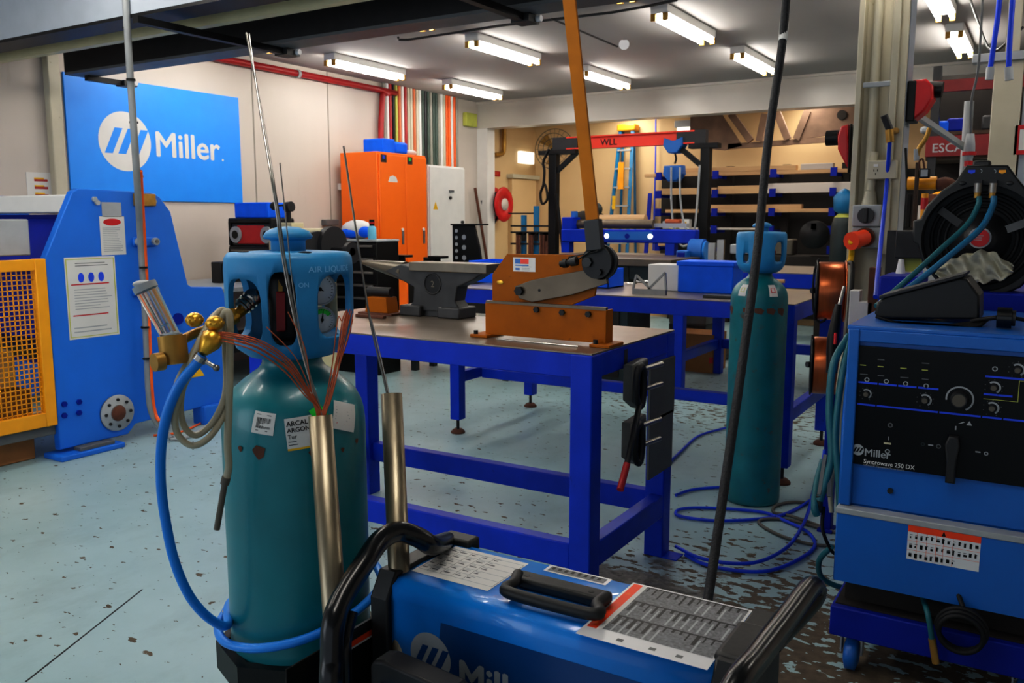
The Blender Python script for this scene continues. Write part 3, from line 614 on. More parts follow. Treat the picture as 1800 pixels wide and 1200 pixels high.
q = aZ(1290,498,bz); one(MB().box((q.x-.08,5.3,bz), (q.x+.28,5.52,bz+.18), 'bin_blue', .008).box((q.x-.09,5.29,bz+.17), (q.x+.29,5.53,bz+.2), 'bin_blue', .006), 'storage_crate', 'bright blue box behind the rear gas cylinder neck', 'crate')
# metal triangle frame & foil offcuts
q = aZ(1228,502,bz)
k = MB(); k.box((q.x-.12,5.0,bz), (q.x+.1,5.03,bz+.035), 'steel')
for a_, b2 in (((-.12,.03),(-.1,.12)), ((-.1,.12),(.0,.03)), ((-.02,.03),(.09,.14)), ((.09,.14),(.1,.03))): k.bar((q.x+a_[0],5.015,bz+a_[1]), (q.x+b2[0],5.015,bz+b2[1]), .012, .012, 'steel')
one(k, 'welded_bracket', 'small silver bracket of two welded triangles standing on the middle bench', 'bracket')
for i, (px, py, L_, a) in enumerate(((1100,500,.16,.1), (1140,497,.2,.25), (1170,503,.22,.05), (1200,508,.26,.3), (1150,506,.1,.6))):
    q = aZ(px, py, bz); k = MB(); n_ = 8
    vs = []; 
    for i2 in range(n_+1):
        for j2 in (0,1,2): vs.append(V((q.x+(i2/n_-.5)*L_, q.y+(j2-1)*.03, bz+.004+.022*random.random()*(1 if j2==1 else .4))))
    k.faces(vs, [(3*i2+j2, 3*i2+3+j2, 3*i2+4+j2, 3*i2+1+j2) for i2 in range(n_) for j2 in (0,1)], 'foil')
    one(k, 'metal_offcut', 'crumpled silver sheet offcut lying on the middle bench', 'scrap', 'crumpled silver offcuts on the middle bench')
q = aZ(1300,520,bz); one(MB().box((q.x-.15,4.98,bz), (q.x+.3,5.1,bz+.018), 'charcoal', .003), 'flat_bar', 'dark flat tray lying on the middle bench left of the rear cylinder', 'bar')
q = aZ(1400,500,bz)
t = thing('hand_tool', 'dark hand tool with pale handle on middle bench right of the rear cylinder', 'tool', (q.x,5.5,bz))
MB().cyl((q.x-.1,5.35,bz+.03), (q.x+.02,5.35,bz+.03), .03, 'black').box((q.x,5.32,bz), (q.x+.06,5.4,bz+.09), 'charcoal', .01).build('body', t)
MB().cyl((q.x-.03,5.5,bz+.08), (q.x+.13,5.5,bz+.08), .012, 'wood').build('handle', t)
# ================================================================== REAR GAS CYLINDER and FRONT GAS CYLINDER
PR = [(0,0),(.13,0),(.143,.012),(.145,.03),(.145,.6),(.145,1.07),(.1445,1.09),(.142,1.11),(.137,1.13),(.128,1.148),(.115,1.164),(.1,1.177),(.083,1.19),(.068,1.2),(.06,1.212),(.058,1.25),(0,1.25)]
def skin(cx, cy, z0, face):
    """maps u (around), v (up the skin, 0 at shoulder start), onto the bottle"""
    prof = [(r, z) for r, z in PR if z >= .6 and r > 0]; acc = [0]
    for i in range(1, len(prof)): acc.append(acc[-1] + math.dist(prof[i], prof[i-1]))
    s0 = acc[1]
    def at(s):
        s += s0
        for i in range(1, len(prof)):
            if s <= acc[i] or i == len(prof)-1:
                f = (s-acc[i-1])/(acc[i]-acc[i-1]); r = prof[i-1][0]*(1-f)+prof[i][0]*f; z = prof[i-1][1]*(1-f)+prof[i][1]*f
                dr = prof[i][0]-prof[i-1][0]; dz = prof[i][1]-prof[i-1][1]; l = math.hypot(dr, dz); return r, z, dz/l, -dr/l
    def mk(phi, v0, rot=0):
        ca, sa = math.cos(rot), math.sin(rot)
        def fn(u, v, h):
            uu = u*ca - v*sa; vv = u*sa + v*ca; r, z, nr, nz = at(v0+vv); a = face + phi + uu/max(at(v0)[0], .05)
            rr = r + nr*(h+.0012); return V((cx+rr*math.cos(a), cy+rr*math.sin(a), z0+z+nz*(h+.0012)))
        return fn
    return mk
def gas_cylinder(cx, cy, z0, base, label, wins, body_m, face):
    t = thing('gas_cylinder', label, 'cylinder', (cx,cy,z0+base))
    pr = [(r, z+base if z < .1 else z) for r, z in PR]
    MB().lathe(pr, (cx,cy,z0), body_m, n=64).build('body', t)
    # valve guard: hollow moulded shell with windows
    k = MB(); z = z0
    k.lathe([(.059,1.222),(.085,1.228),(.108,1.245),(.120,1.27),(.126,1.31),(.127,1.40),(.125,1.424),(.118,1.434),(.05,1.438),(.045,1.432),(.045,1.42),(.108,1.414),(.115,1.40),(.114,1.31),(.108,1.275),(.098,1.256),(.08,1.242),(.059,1.238),(.059,1.222)], (cx,cy,z), 'guard_blue', n=96)
    cutters = []
    for (phi, hw, za, zb_) in wins:
        a = face+math.radians(phi); d = V((math.cos(a), math.sin(a), 0)); s_ = V((-d.y, d.x, 0)); w = .127*math.sin(math.radians(hw)); hh = (zb_-za)/2; zc = z+(za+zb_)/2
        pts = []
        for i in range(28):
            b = 2*PI*i/28; cs, sn = math.cos(b), math.sin(b); e = .62
            pts.append(V((cx,cy,zc)) + d*.07 + s_*(w*math.copysign(abs(cs)**e, cs)) + V((0,0,hh*math.copysign(abs(sn)**e, sn))))
        cutters.append(MB().prism(pts, d*.09, 'guard_blue'))
    g_ = cut(k.build('valve_guard', t), [])
    # cutters must be evaluated in world space: bake and subtract
    g_.parent = None; g_.location = t.location; cut(g_, cutters); g_.location = (0,0,0); g_.parent = t
    MB().lathe([(.034,1.43),(.034,1.456),(.036,1.459),(.046,1.461),(.049,1.466),(.042,1.476),(.022,1.484),(0,1.486)], (cx,cy,z), 'guard_blue', n=40).build('cap_knob', t)
    MB().lathe([(0,1.24),(.045,1.24),(.052,1.27),(.048,1.34),(.052,1.38),(.045,1.41),(0,1.41)], (cx,cy,z), 'black', n=24).lathe([(.03,1.24),(.06,1.25),(.06,1.262),(.03,1.262)], (cx,cy,z), 'black').build('valve', t)  # black valve body, widened to darken the inside of the guard
    return t
face_r = math.atan2(-4.5, 1.25)
rc = (-1.262, 4.52)
tr = gas_cylinder(rc[0], rc[1], 0, 0, 'teal gas cylinder with rust patches standing by the middle bench', [(-36,9,1.275,1.33),(46,14,1.285,1.385),(140,20,1.27,1.39),(-130,20,1.27,1.39)], 'teal_worn', face_r)
sk = skin(rc[0], rc[1], 0, face_r)
for phi, m_ in ((-38,'lime'), (30,'red')):
    k = MB(); Draw(k, sk(math.radians(phi), .07)).rect(-.022,-.03,.022,.035,'paper',nu=3,nv=3).rect(-.012,-.01,.012,.015,m_,.0012); k.build('label', tr)
for ph in range(0,360,24):
    if random.random() < .75: k = MB(); Draw(k, sk(math.radians(ph), -.03)).poly([( -.02,-.012),(.015,-.016-.02*random.random()),(.028,0),(.012,.012),(-.022,.01)], 'rust', .0003); k.build('rust_patch', tr)
a = face_r+math.radians(46); MB().box((rc[0]+.07*math.cos(a)-.02,rc[1]+.07*math.sin(a)-.01,1.32), (rc[0]+.07*math.cos(a)+.02,rc[1]+.07*math.sin(a)+.01,1.34), 'red').build('valve_lever', tr)

fc = (-1.300, 1.254); face_f = math.atan2(-fc[1], -fc[0])
tf = gas_cylinder(fc[0], fc[1], 0, .07, 'large teal gas cylinder with blue valve guard and white labels, front left', [(-46,21,1.262,1.388),(-7,12,1.258,1.402),(46,22,1.27,1.395),(110,22,1.262,1.39),(165,18,1.262,1.39),(-110,22,1.262,1.39)], 'teal', face_f)
sk = skin(fc[0], fc[1], 0, face_f)
k = MB(); d_ = Draw(k, sk(math.radians(-24), .045, -.12)); d_.rect(-.022,-.021,.022,.021,'paper',nu=5,nv=5)
u = -.014
while u < .014:
    w_ = random.choice((.0006,.001,.0016)); d_.rect(u,-.010,u+w_,.010,'black',.0009); u += w_+random.choice((.0006,.001))
d_.lines(-.016,.013,.016,.018,1,'mid_grey'); d_.lines(-.014,-.017,.012,-.012,1,'mid_grey'); k.build('barcode_label', tf)
k = MB(); d_ = Draw(k, sk(math.radians(8), .026, .1)); d_.rect(-.037,-.027,.036,.031,'paper',nu=8,nv=6); d_.rect(-.037,-.031,.036,-.027,'yellow',nu=8)
d_.text('ARCAL', -.034,.016,.013,'black',.02,h=.0012); d_.text('ARGON', -.034,.004,.012,'black',.02,h=.0012); d_.text('Tur', -.034,-.008,.011,'black',.005,h=.0012); d_.lines(-.034,-.023,-.012,-.011,2,'mid_grey'); k.build('argon_label', tf)
k = MB(); d_ = Draw(k, sk(math.radians(43), .042, -.35)); d_.rect(-.03,-.026,.03,.03,'paper',nu=6,nv=6); d_.lines(-.025,-.01,.02,.02,5,'light_grey',.2); d_.rect(-.02,-.015,.0,-.013,'red'); k.build('safety_label', tf)
k = MB(); d_ = Draw(k, sk(math.radians(19), .06, .5)); d_.rect(-.0135,-.0135,.0135,.0135,'green',.0012,3,3); d_.poly([(-.004,-.001),(.01,-.001),(.01,.001),(-.004,.001)],'black',.0016); k.build('green_label', tf)
for ph, v, s_ in ((-28,-.01,.014), (-45,-.008,.006), (12,-.015,.007), (55,-.012,.006), (38,-.02,.005)): k = MB(); Draw(k, sk(math.radians(ph), v)).poly([(-s_,.2*s_),(-.3*s_,.9*s_),(s_,.5*s_),(.7*s_,-.7*s_),(0,-1.2*s_),(-.6*s_,-.5*s_)], 'rust', .0004); k.build('rust_patch', tf)
# lettering moulded round the guard
def gfn(phi, z): 
    def fn(u, v, h): a = face_f+math.radians(phi)+u/.127; r = .1272+h; return V((fc[0]+r*math.cos(a), fc[1]+r*math.sin(a), z+v))
    return fn
k = MB(); Draw(k, gfn(16, 1.400)).text('AIR LIQUIDE', 0, 0, .016, 'moulded_blue', .0, sx=1.15, h=.0008); Draw(k, gfn(7, 1.372)).text('ON', 0, 0, .013, 'moulded_blue', 0, h=.001); k.build('moulded_lettering', tf)
k = MB(); 
for ph in (20,-75): 
    a = face_f+math.radians(ph); c_ = V((fc[0]+.09*math.cos(a), fc[1]+.09*math.sin(a), 1.437)); k.ball(c_, .013, 'rack_dark', (1.3,.6,.12))
k.build('drain_slot', tf)
# things inside the guard
def gp(px, py, t_): return aD(px, py, t_)
MB().bar(gp(493,512,1.704), gp(494,583,1.704), .017, .012, 'red_paint', up=(1,-1,0), bev=.003).build('red_lever', tf)
MB().bar(gp(493,492,1.704), gp(493,512,1.704), .008, .01, 'old_brass', up=(1,-1,0)).build('valve_stem', tf)
for (px, py, r, nm_) in ((562,508,.032,'pressure_gauge'), (566,562,.026,'pressure_gauge')):
    c_ = aD(px, py, 1.735); ax = (V((0,0,H))-c_).normalized(); ax = (ax + V((.25,.15,0))).normalized()
    gg = MB().lathe([(0,-.03),(r,-.03),(r*1.05,-.012),(r*1.05,.003),(r*.95,.004),(r*.92,0),(0,0)], c_, 'white_gloss', ax, mats=['light_grey','light_grey','light_grey','light_grey','light_grey','white_gloss']).build(nm_, tf)
    q = ax.to_track_quat('Z','Y'); rt = V((0,0,1)).cross(ax).normalized(); up_ = ax.cross(rt)
    k = MB(); d_ = Draw(k, lambda u, v, h: c_+rt*u+up_*v+ax*(h+.0012))
    for i in range(21):
        a = math.radians(225-13.5*i); d_.poly([(math.cos(a+s)*r*rr, math.sin(a+s)*r*rr) for s, rr in ((-.025,.72),(.025,.72),(.025,.84),(-.025,.84))], 'black')
    if py > 540: d_.arc(0,0,r*.5,r*.85,'green',math.radians(30),math.radians(140),.0004)
    a = math.radians(150 if py < 540 else 80); d_.poly([(math.cos(a)*r*.8, math.sin(a)*r*.8), (math.cos(a+1.9)*r*.09, math.sin(a+1.9)*r*.09), (-math.cos(a)*r*.3, -math.sin(a)*r*.3), (math.cos(a-1.9)*r*.09, math.sin(a-1.9)*r*.09)], 'black', .001); d_.disc(0,0,r*.13,'black',.0012,12); k.build('dial', gg)
p_ = aD(582,535,1.79); MB().box(p_-V((.012,.012,.05)), p_+V((.012,.012,.05)), 'beige_machine', .01).build('gauge_bracket', tf)
# ================================================================== BRASS FITTINGS, FLOWMETER, HOSES on the front cylinder
t = thing('flowmeter', 'clear tube gas flowmeter on brass block with valves, left of the blue guard', 'flowmeter', aD(330,600,1.62))
MB().tube([aD(430,542,1.72), aD(412,555,1.69), aD(392,568,1.665), aD(372,574,1.64)], .011, 'brass', 12, sm=2).build('inlet_stem', t)
k = MB(); p = aD(438,528,1.71); dq = (aD(412,553,1.69)-p).normalized()
for i in range(6): k.cyl(p+dq*(.005*i-.006), p+dq*(.005*i-.0025), .0185-.0035*(i%2), 'bright_steel', n=18)
k.ball(p-dq*.010, .0195, 'bright_steel', (1,1,.9)); k.build('knurled_nut', t)
a, b = aD(412,553,1.69), aD(398,562,1.675); MB().cyl(a, b, .017, 'brass', n=6).build('hex_nut', t)
for (px, py, tt) in ((342,562,1.6), (378,568,1.545)):
    k = MB(); c_ = aD(px, py, tt); k.ball(c_, .0165, 'brass', (1,1,.85), 14)
    for i in range(10): a = 2*PI*i/10; k.ball(c_+V((.0145*math.cos(a),.0145*math.sin(a),.001)), .0035, 'brass', n=6)
    k.build('valve_knob', t)
MB().tube([aD(376,575,1.63), aD(350,583,1.62), aD(330,592,1.6), aD(318,600,1.58)], .009, 'old_brass', 10, sm=2).build('cross_pipe', t)
a, b = aD(380,585,1.545), aD(358,618,1.525); MB().lathe([(0,0),(.010,0),(.019,.008),(.019,.022),(.008,.045),(0,.045)], a, 'brass', b-a, 6).build('outlet_cone', t)
a, b = aD(302,590,1.56), aD(308,640,1.56); k = MB().cyl(a, b, .026, 'old_brass', n=8).cyl(a+V((0,0,.004)), a, .018, 'steel'); k.build('brass_block', t)
a, b = aD(303,632,1.55), aD(277,636,1.53); MB().cyl(a, b, .008, 'old_brass').cyl(a*.35+b*.65, b+(b-a)*.25, .0165, 'old_brass', n=16).build('needle_valve', t)
a, b = aD(301,592,1.56), aD(258,510,1.55)
gt = MB().cyl(a, b, .0165, 'clear', r2=.019, n=24).build('glass_tube', t)
MB().cyl(a, b, .006, 'clear', n=10).cyl(a+(b-a)*.25, a+(b-a)*.27, .0055, 'cyan', n=10).build('metering_tube', gt)
d_ = (b-a).normalized(); MB().cyl(b, b+d_*.012, .0215, 'light_grey', n=12).ball(b+d_*.012, .019, 'light_grey', (1,1,.4)).build('tube_cap', t)
# blue gas hose
pts = [aD(*p) for p in ((356,624,1.525),(345,640,1.525),(318,672,1.53),(296,720,1.54),(284,780,1.56),(283,850,1.6),(292,920,1.62),(308,990,1.64),(335,1050,1.67),(370,1088,1.70),(400,1098,1.74))]
A0 = face_f; rg = .170
def wr(deg, z): a = A0+math.radians(deg); return V((fc[0]+rg*math.cos(a), fc[1]+rg*math.sin(a), z))
pts += [wr(-118,.672), wr(-150,.69), wr(180,.71), wr(150,.735), wr(120,.745), wr(85,.735), wr(60,.728), wr(30,.712), wr(0,.69), wr(-30,.672), wr(-60,.66), wr(-90,.655), wr(-112,.662)]
one(MB().tube(pts, .0092, 'hose_blue', 12, sm=6), 'gas_hose', 'bright blue hose drooping from brass fittings and wrapped round front cylinder', 'hose')
k = MB(); c_ = aD(356,624,1.525); ax = (pts[1]-pts[0]).normalized(); k.cyl(c_+ax*.002, c_+ax*.012, .0125, 'bright_steel').cyl(c_+ax*.007, c_+ax*.007+V((.02,.012,-.014)), .004, 'bright_steel').ball(c_+ax*.007+V((.024,.014,-.017)), .006, 'steel')
one(k, 'hose_clamp', 'bright steel clamp at the top of the blue hose', 'clamp')
# beige hose coil
L1 = [(395,560,1.60),(378,590,1.56),(350,630,1.55),(322,680,1.545),(308,725,1.55),(312,762,1.56),(338,783,1.57),(368,768,1.58),(392,730,1.6),(402,680,1.61),(403,610,1.61),(397,552,1.6),
      (384,548,1.59),(360,585,1.565),(335,640,1.55),(318,700,1.56),(322,745,1.57),(345,765,1.58),(375,740,1.59),(396,690,1.6),(396,620,1.61),(390,556,1.61),(372,560,1.6),(340,620,1.575),(312,672,1.57),(316,700,1.575),
      (300,720,1.575)]
one(MB().tube([aD(*p) for p in L1], .0060, 'hose_beige', 10, sm=6), 'beige_hose', 'coil of milky beige hose hung over the brass fittings', 'hose')
L2 = [(392,556,1.585),(398,548,1.58),(404,560,1.58),(404,640,1.59),(402,720,1.60),(400,780,1.61),(402,820,1.62),(396,850,1.625)]
t = thing('spray_hose', 'beige hose end hanging straight down beside front cylinder with thin nozzle', 'hose', aD(396,850,1.62))
MB().tube([aD(*p) for p in L2], .0070, 'hose_beige', 10, sm=5).build('hose', t)
MB().cyl(aD(398,838,1.622), aD(395,850,1.625), .0085, 'grey_mesh').build('ferrule', t); MB().cyl(aD(395,850,1.625), aD(381,930,1.64), .0058, 'grey_mesh').build('nozzle', t)
# ================================================================== ROD TUBES on the cart
def hollow(p0, p1, r, m_):
    p0 = V(p0); p1 = V(p1); L_ = (p1-p0).length
    return MB().lathe([(r,0),(r,L_),(r*.88,L_),(r*.88,.004),(0,.004),(0,0),(r,0)], p0, m_, p1-p0, 36)
T1b, T1t = V((-1.03,1.065,.12)), aD(563,730,1.62)
d1 = aD(587,1060,1.60)-T1t; T1b = T1t + d1*((T1t.z-.12)/-d1.z)
one(hollow(T1b, T1t, .0222, 'tube_steel'), 'rod_holder', 'stainless tube holding copper rods in front of the teal cylinder', 'tube')
T2t = aD(688,692,1.80); d2 = aD(701,985,1.75)-T2t; T2b = T2t + d2*((T2t.z-.12)/-d2.z)
one(hollow(T2b, T2t, .0222, 'tube_steel'), 'rod_holder', 'stainless tube behind the cart handle holding one silver rod', 'tube')
u1 = (T1t-T1b).normalized(); u2 = (T2t-T2b).normalized()
def rod(px, r, m_, lab, base, cat='rod', grp=None, name='filler_rod', sm=4):
    one(MB().tube([base]+[aD(*p) for p in px], r, m_, 6, sm=sm), name, lab, cat, grp)
rod([(564,728,1.62),(530,610,1.62),(503,470,1.62),(486,350,1.58),(460,200,1.66),(433,58,1.72)], .0022, 'steel', 'longest silver filler rod leaning far left out of the copper rod tube', T1t-u1*.06+V((.003,0,0)))
rod([(561,728,1.62),(527,605,1.615),(498,465,1.62),(482,345,1.585),(457,195,1.66),(438,60,1.72)], .0018, 'bright_steel', 'second long silver filler rod alongside the longest one', T1t-u1*.06+V((-.004,0.004,0)))
rod([(566,728,1.615),(540,640,1.61),(517,520,1.61),(504,400,1.62),(492,286,1.62)], .0012, 'steel', 'short thin silver rod ending beside the round black knob', T1t-u1*.06+V((.002,-.004,0)))
rod([(680,690,1.80),(652,570,1.80),(628,420,1.80),(604,257,1.82)], .0022, 'steel', 'single silver rod standing in the tube behind the cart handle', T2t-u2*.06+V((-.01,0,0)))
rod([(683,690,1.80),(660,590,1.80),(646,540,1.80)], .0016, 'bright_steel', 'short silver rod beside the single tall one', T2t-u2*.06+V((-.006,.004,0)))
for i in range(11):
    o = (i-4)*.0028; j = random.uniform(-13,13); e = random.uniform(0,14)
    rod([(556+i,724,1.615),(538+j*.3,690-j*.5,1.60),(505+j*.4,645-j,1.57),(455+j*.3,610-j,1.55),(400,594-j*.8,1.54),(352+e*2.2,586-j*.6+e*.6,1.54)], .0011, 'copper_wire', 'thin copper rod curving left out of the stainless tube', T1t-u1*.05+V((o*.5,o*.3,0)), grp='copper rods bending left')
for i in range(3):
    rod([(562+2*i,726,1.615),(548,690,1.61),(500+18*i,640-14*i,1.60),(430+38*i,600-26*i,1.60)][: 4], .0010, 'copper_wire', 'stray thin copper rod fanning out between the bundles', T1t-u1*.05, grp='stray copper rods')
for i in range(10):
    j = random.uniform(-10,10)
    rod([(566+i*.8,726,1.615),(574+j*.3+i,700,1.61),(588+j*.6+i,640,1.60),(602+j+i*.8,575+j*1.5,1.59),(608+j+i,540+random.uniform(0,25),1.59)], .0011, 'copper_wire', 'thin copper rod rising right out of the stainless tube', T1t-u1*.05+V(((i-4)*.001,0,0)), grp='copper rods leaning right')
# ================================================================== CART
t = thing('welder_cart', 'black steel welder cart carrying the near welder and front gas cylinder', 'cart', (-.9,1.3,0))
MB().box((-1.5,1.0,.05), (-.3,1.6,.07), 'black', .004).build('base_plate', t)
MB().box((-1.08,1.22,.355), (-.36,1.52,.378), 'black', .004).box((-1.08,1.22,.07), (-1.04,1.26,.36), 'black').box((-1.08,1.48,.07), (-1.04,1.52,.36), 'black').box((-.4,1.22,.07), (-.36,1.26,.36), 'black').box((-.4,1.48,.07), (-.36,1.52,.36), 'black').build('shelf', t)
for (x, y) in ((-.42,1.03),(-.42,1.57),(-1.38,.98),(-1.38,1.62)):
    MB().lathe([(0,-.02),(.03,-.02),(.05,-.015),(.05,.015),(.03,.02),(0,.02)], (x,y,.05), 'rubber', (0,1,0), 28).build('wheel', t)
px_ = -1.1
k = MB().box((px_-.004,1.02,.30), (px_,1.5,.705), 'black', .002); k.build('divider_panel', t)
a = aX(603,1110,px_+.001); b = aX(667,1075,px_+.001); c_ = aX(597,1150,px_+.001); 
yA, yB = a.y, b.y; zT, zB = a.z-.003, c_.z
k = MB(); d_ = Draw(k, plane_fn((px_+.0005,yA,zB), (0,1,0), (0,0,1))); w_ = yB-yA; h_ = zT-zB
d_.rect(0,0,w_,h_,'charcoal'); d_.rect(0,0,w_,.012,'caution',.001); d_.rect(0,-.004,w_,0,'paper',.001); d_.rect(0,h_-.004,w_,h_,'paper',.001); d_.lines(.03,.03,w_-.02,h_-.01,5,'mid_grey',.25,.001); k.build('warning_label', t)
# bottle yoke
k = MB(); n_ = 8; zc = .565
for (r0, r1) in ((.152,.176),):
    pr = [(r0,0),(r1,0),(r1,.06),(r0,.06),(r0,0)]; k.lathe(pr, (fc[0],fc[1],zc), 'black', n=8)
for f in k.bm.faces: f.smooth = False
k.build('bottle_yoke', t)
k = MB()
for i in range(7):
    a = A0+math.radians(-96-8*i); k.ring((fc[0]+.158*math.cos(a), fc[1]+.158*math.sin(a), .672), .009, .0022, 'bright_steel', (0,0,1) if i%2 else (math.cos(a),math.sin(a),0), 12, 6)
k.build('safety_chain', t)
# left handle (tube)
hp = [aD(582,1230,1.48), aD(583,1160,1.49), aD(586,1095,1.5), aD(602,1050,1.54), aD(640,990,1.6), aD(668,950,1.66), aD(700,934,1.7), aD(735,944,1.72), aD(760,958,1.75)]
MB().tube([V((hp[0].x,hp[0].y,.35))]+hp+[V((-1.075,1.475,.80))], .0205, 'black_gloss', 16, sm=4).build('handle', t)
hp2 = [aD(607,1180,1.54), aD(608,1120,1.55), aD(618,1075,1.57)]
MB().tube([V((hp2[0].x,hp2[0].y,.35))]+hp2, .012, 'black_gloss', 12, sm=4).build('handle_stay', t)
# front tray / torch holder
a = aY(662,1150,1.12); b = aY(826,1205,1.12)
k = MB(); z1 = a.z; z2 = aY(690,1152,1.12).z
k.prism([V((a.x,1.10,.45)), V((a.x,1.10,z1-.012)), V((a.x+.01,1.10,z1)), V((a.x+.03,1.10,z1+.004)), V((b.x-.03,1.10,z1-.008)), V((b.x,1.10,z1-.03)), V((b.x,1.10,.45))], (0,.05,0), 'charcoal', .006)
k.build('cable_holder', t)
MB().box((a.x+.02,1.085,.5), (b.x-.02,1.1,z1-.035), 'sky_blue', .006).build('holder_insert', t)
# ================================================================== NEAR WELDER
wx0, wx1, wy0, wy1, wz0, wz1 = -1.06, -.39, 1.25, 1.495, .38, .80
t = thing('welding_power_source', 'bright blue portable welder with black handle in the near foreground', 'welder', (-.72,1.37,.38))
ch_ = .035
sec = [V((wx0,wy0,wz0)), V((wx0,wy0,wz1-ch_)), V((wx0,wy0+.006,wz1-.014)), V((wx0,wy0+.022,wz1-.002)), V((wx0,wy0+.04,wz1)), V((wx0,wy1-.02,wz1)), V((wx0,wy1-.004,wz1-.008)), V((wx0,wy1,wz1-.03)), V((wx0,wy1,wz0))]
body = MB().prism(sec, (wx1-wx0,0,0), 'welder_blue', 0, True)
body.build('case', t)
# reflection painted as a dark blue band on the front face, with the word
k = MB(); fn = plane_fn((0,wy0-.0008,0), (1,0,0), (0,0,1)); d_ = Draw(k, lambda u, v, h: V((u, wy0-.0006-h, v)))
u0 = aY(775,1085,wy0).x; d_.poly([(u0-.03,.5),(u0,.742),(wx1-.05,.742),(wx1-.05,.5)], 'welder_navy', 0)
c_ = aY(757,1150,wy0); rr = .048; logo(d_, c_.x, c_.z-.004, rr, 'light_grey', 'welder_navy', .0004)
q = aY(806,1200,wy0); d_.text('Miller', q.x+.0, q.z-.012, .088, 'light_grey', .03, h=.0008, sx=.9); k.build('logo_and_reflection', t)
# end bezels
for x, s in ((wx0,-1), (wx1,1)):
    k = MB(); e = .012; o_ = s*.045
    k.prism([V((x-s*.012,wy0-e,wz0-.01)), V((x-s*.012,wy0-e,wz1-.04)), V((x-s*.012,wy0+.018,wz1+.008)), V((x-s*.012,wy1-.012,wz1+.008)), V((x-s*.012,wy1+e,wz1-.03)), V((x-s*.012,wy1+e,wz0-.01))], (o_,0,0), 'black_plastic', .005)
    if s < 0: k.box((x-.03,wy1-.03,wz1-.02), (x+.05,wy1+.014,wz1+.014), 'black_plastic', .006)
    else: k.box((x-.02,wy0+.03,wz1-.02), (x+.055,wy0+.17,wz1+.012), 'black_plastic', .01)
    k.build('end_bezel', t)
# top decals
def quad_decal(name, pts, art, z=wz1, par=t):
    P_ = [aZ(x, y, z) for x, y in pts]   # back-left, back-right, front-right, front-left
    k = MB(); xa = min(P_[0].x,P_[3].x); xb = max(P_[1].x,P_[2].x); ya = min(P_[2].y,P_[3].y); yb = max(P_[0].y,P_[1].y)
    d = Draw(k, lambda u, v, h: V((xa+u*(xb-xa), ya+v*(yb-ya), z+.0006+h))); art(d); return k.build(name, par)
def art1(d):
    d.rect(0,0,1,1,'paper',0)
    for v in (.12,.28,.44,.6,.76,.9): d.rect(.02,v,.98,v+.012,'light_grey',.0003)
    for u in (.02,.14,.3,.45,.6,.98): d.rect(u,.12,u+.006,.9,'mid_grey',.0004)
    for v in (.16,.32,.48,.64,.8):
        for u in (.03,.16,.32,.47,.62): d.rect(u,v+.03,u+.05+.05*random.random(),v+.06,'mid_grey',.0005); d.rect(u,v+.08,u+.03+.07*random.random(),v+.1,'light_grey',.0005)
def art2(d):
    d.rect(0,0,1,1,'white_gloss',0); d.rect(.02,.16,.98,.98,'sticker_grey',.0003); d.rect(.02,.14,.10,.98,'caution',.0005); d.rect(.10,.14,.14,.98,'paper',.0005)
    for v in (.40,.68,.96): d.rect(.14,v,.98,v+.018,'panel_black',.0006)
    for r_ in range(3):
        for c_ in range(13):
            u = .16+c_*.062; L_ = random.uniform(.04,.17); vt = (.40,.68,.96)[r_]
            d.rect(u,vt-L_,u+random.uniform(.012,.03),vt,'panel_black',.0006)
            d.rect(u+.035,vt-.24,u+.05,vt-.05,'light_grey',.0004) if random.random() < .35 else None
    for v in (.22,.5,.78,.35,.62,.9): d.poly([(.035,v-.02),(.085,v-.02),(.06,v+.03)], 'orange', .0008) if v in (.22,.5,.78) else None
    for u in (.3,.55,.75): d.rect(u,.05,u+.05,.09,'mid_grey',.0004)
def art3(d):
    d.rect(0,0,1,1,'white_gloss',0); d.rect(.05,.15,.95,.85,'sticker_grey',.0003)
    for i in range(8): d.rect(.08+.105*i,.4,.13+.105*i,.8,'panel_black',.0005)
quad_decal('settings_label', ((801,960),(921,993),(857,1039),(732,1004)), art1)
quad_decal('warning_label', ((1113,1024),(1317,1072),(1243,1178),(1024,1110)), art2)
quad_decal('connection_label', ((968,993),(1074,1019),(1064,1029),(957,1001)), art3)
# folding handle
h = MB(); z = wz1
a, b = aZ(916,1004,z+.02), aZ(1062,1050,z+.02); yy = (a.y+b.y)/2
h.box((a.x-.005,yy-.022,z), (b.x+.005,yy+.020,z+.022), 'black_plastic', .007)
for xx in (a.x+.022, b.x-.03): h.cyl((xx,yy-.003,z+.0221), (xx,yy-.003,z+.0226), .006, 'black', n=14)
hb = h.build('handle_bracket', t)
c1, c2 = aZ(872,1040,z+.02), aZ(1042,1085,z+.02); yf = min(c1.y,c2.y)+.012
MB().tube([(a.x,yy,z+.018), (c1.x+.006,yf+.04,z+.018), (c1.x+.004,yf+.016,z+.018), (c1.x+.03,yf,z+.018), (c2.x-.03,yf,z+.018), (c2.x,yf+.014,z+.018), (b.x+.0,yf+.04,z+.018), (b.x,yy,z+.018)], .0115, 'black_plastic', 12, sm=4).build('carry_handle', t)
# right handle bar along the end
e0, e1 = aD(1425,1032,1.6), aD(1335,1150,1.34)
r_ = MB().tube([V((-.372,1.50,.74)), V((e0.x+.0,e0.y+.02,e0.z-.03)), e0, e0*.5+e1*.5, e1, e1+(e1-e0)*.35, e1+(e1-e0)*.5+V((-.01,0,-.05)), V((-.372,1.24,.70))], .0205, 'black_gloss', 16, sm=5)
r_.build('end_handle', t)
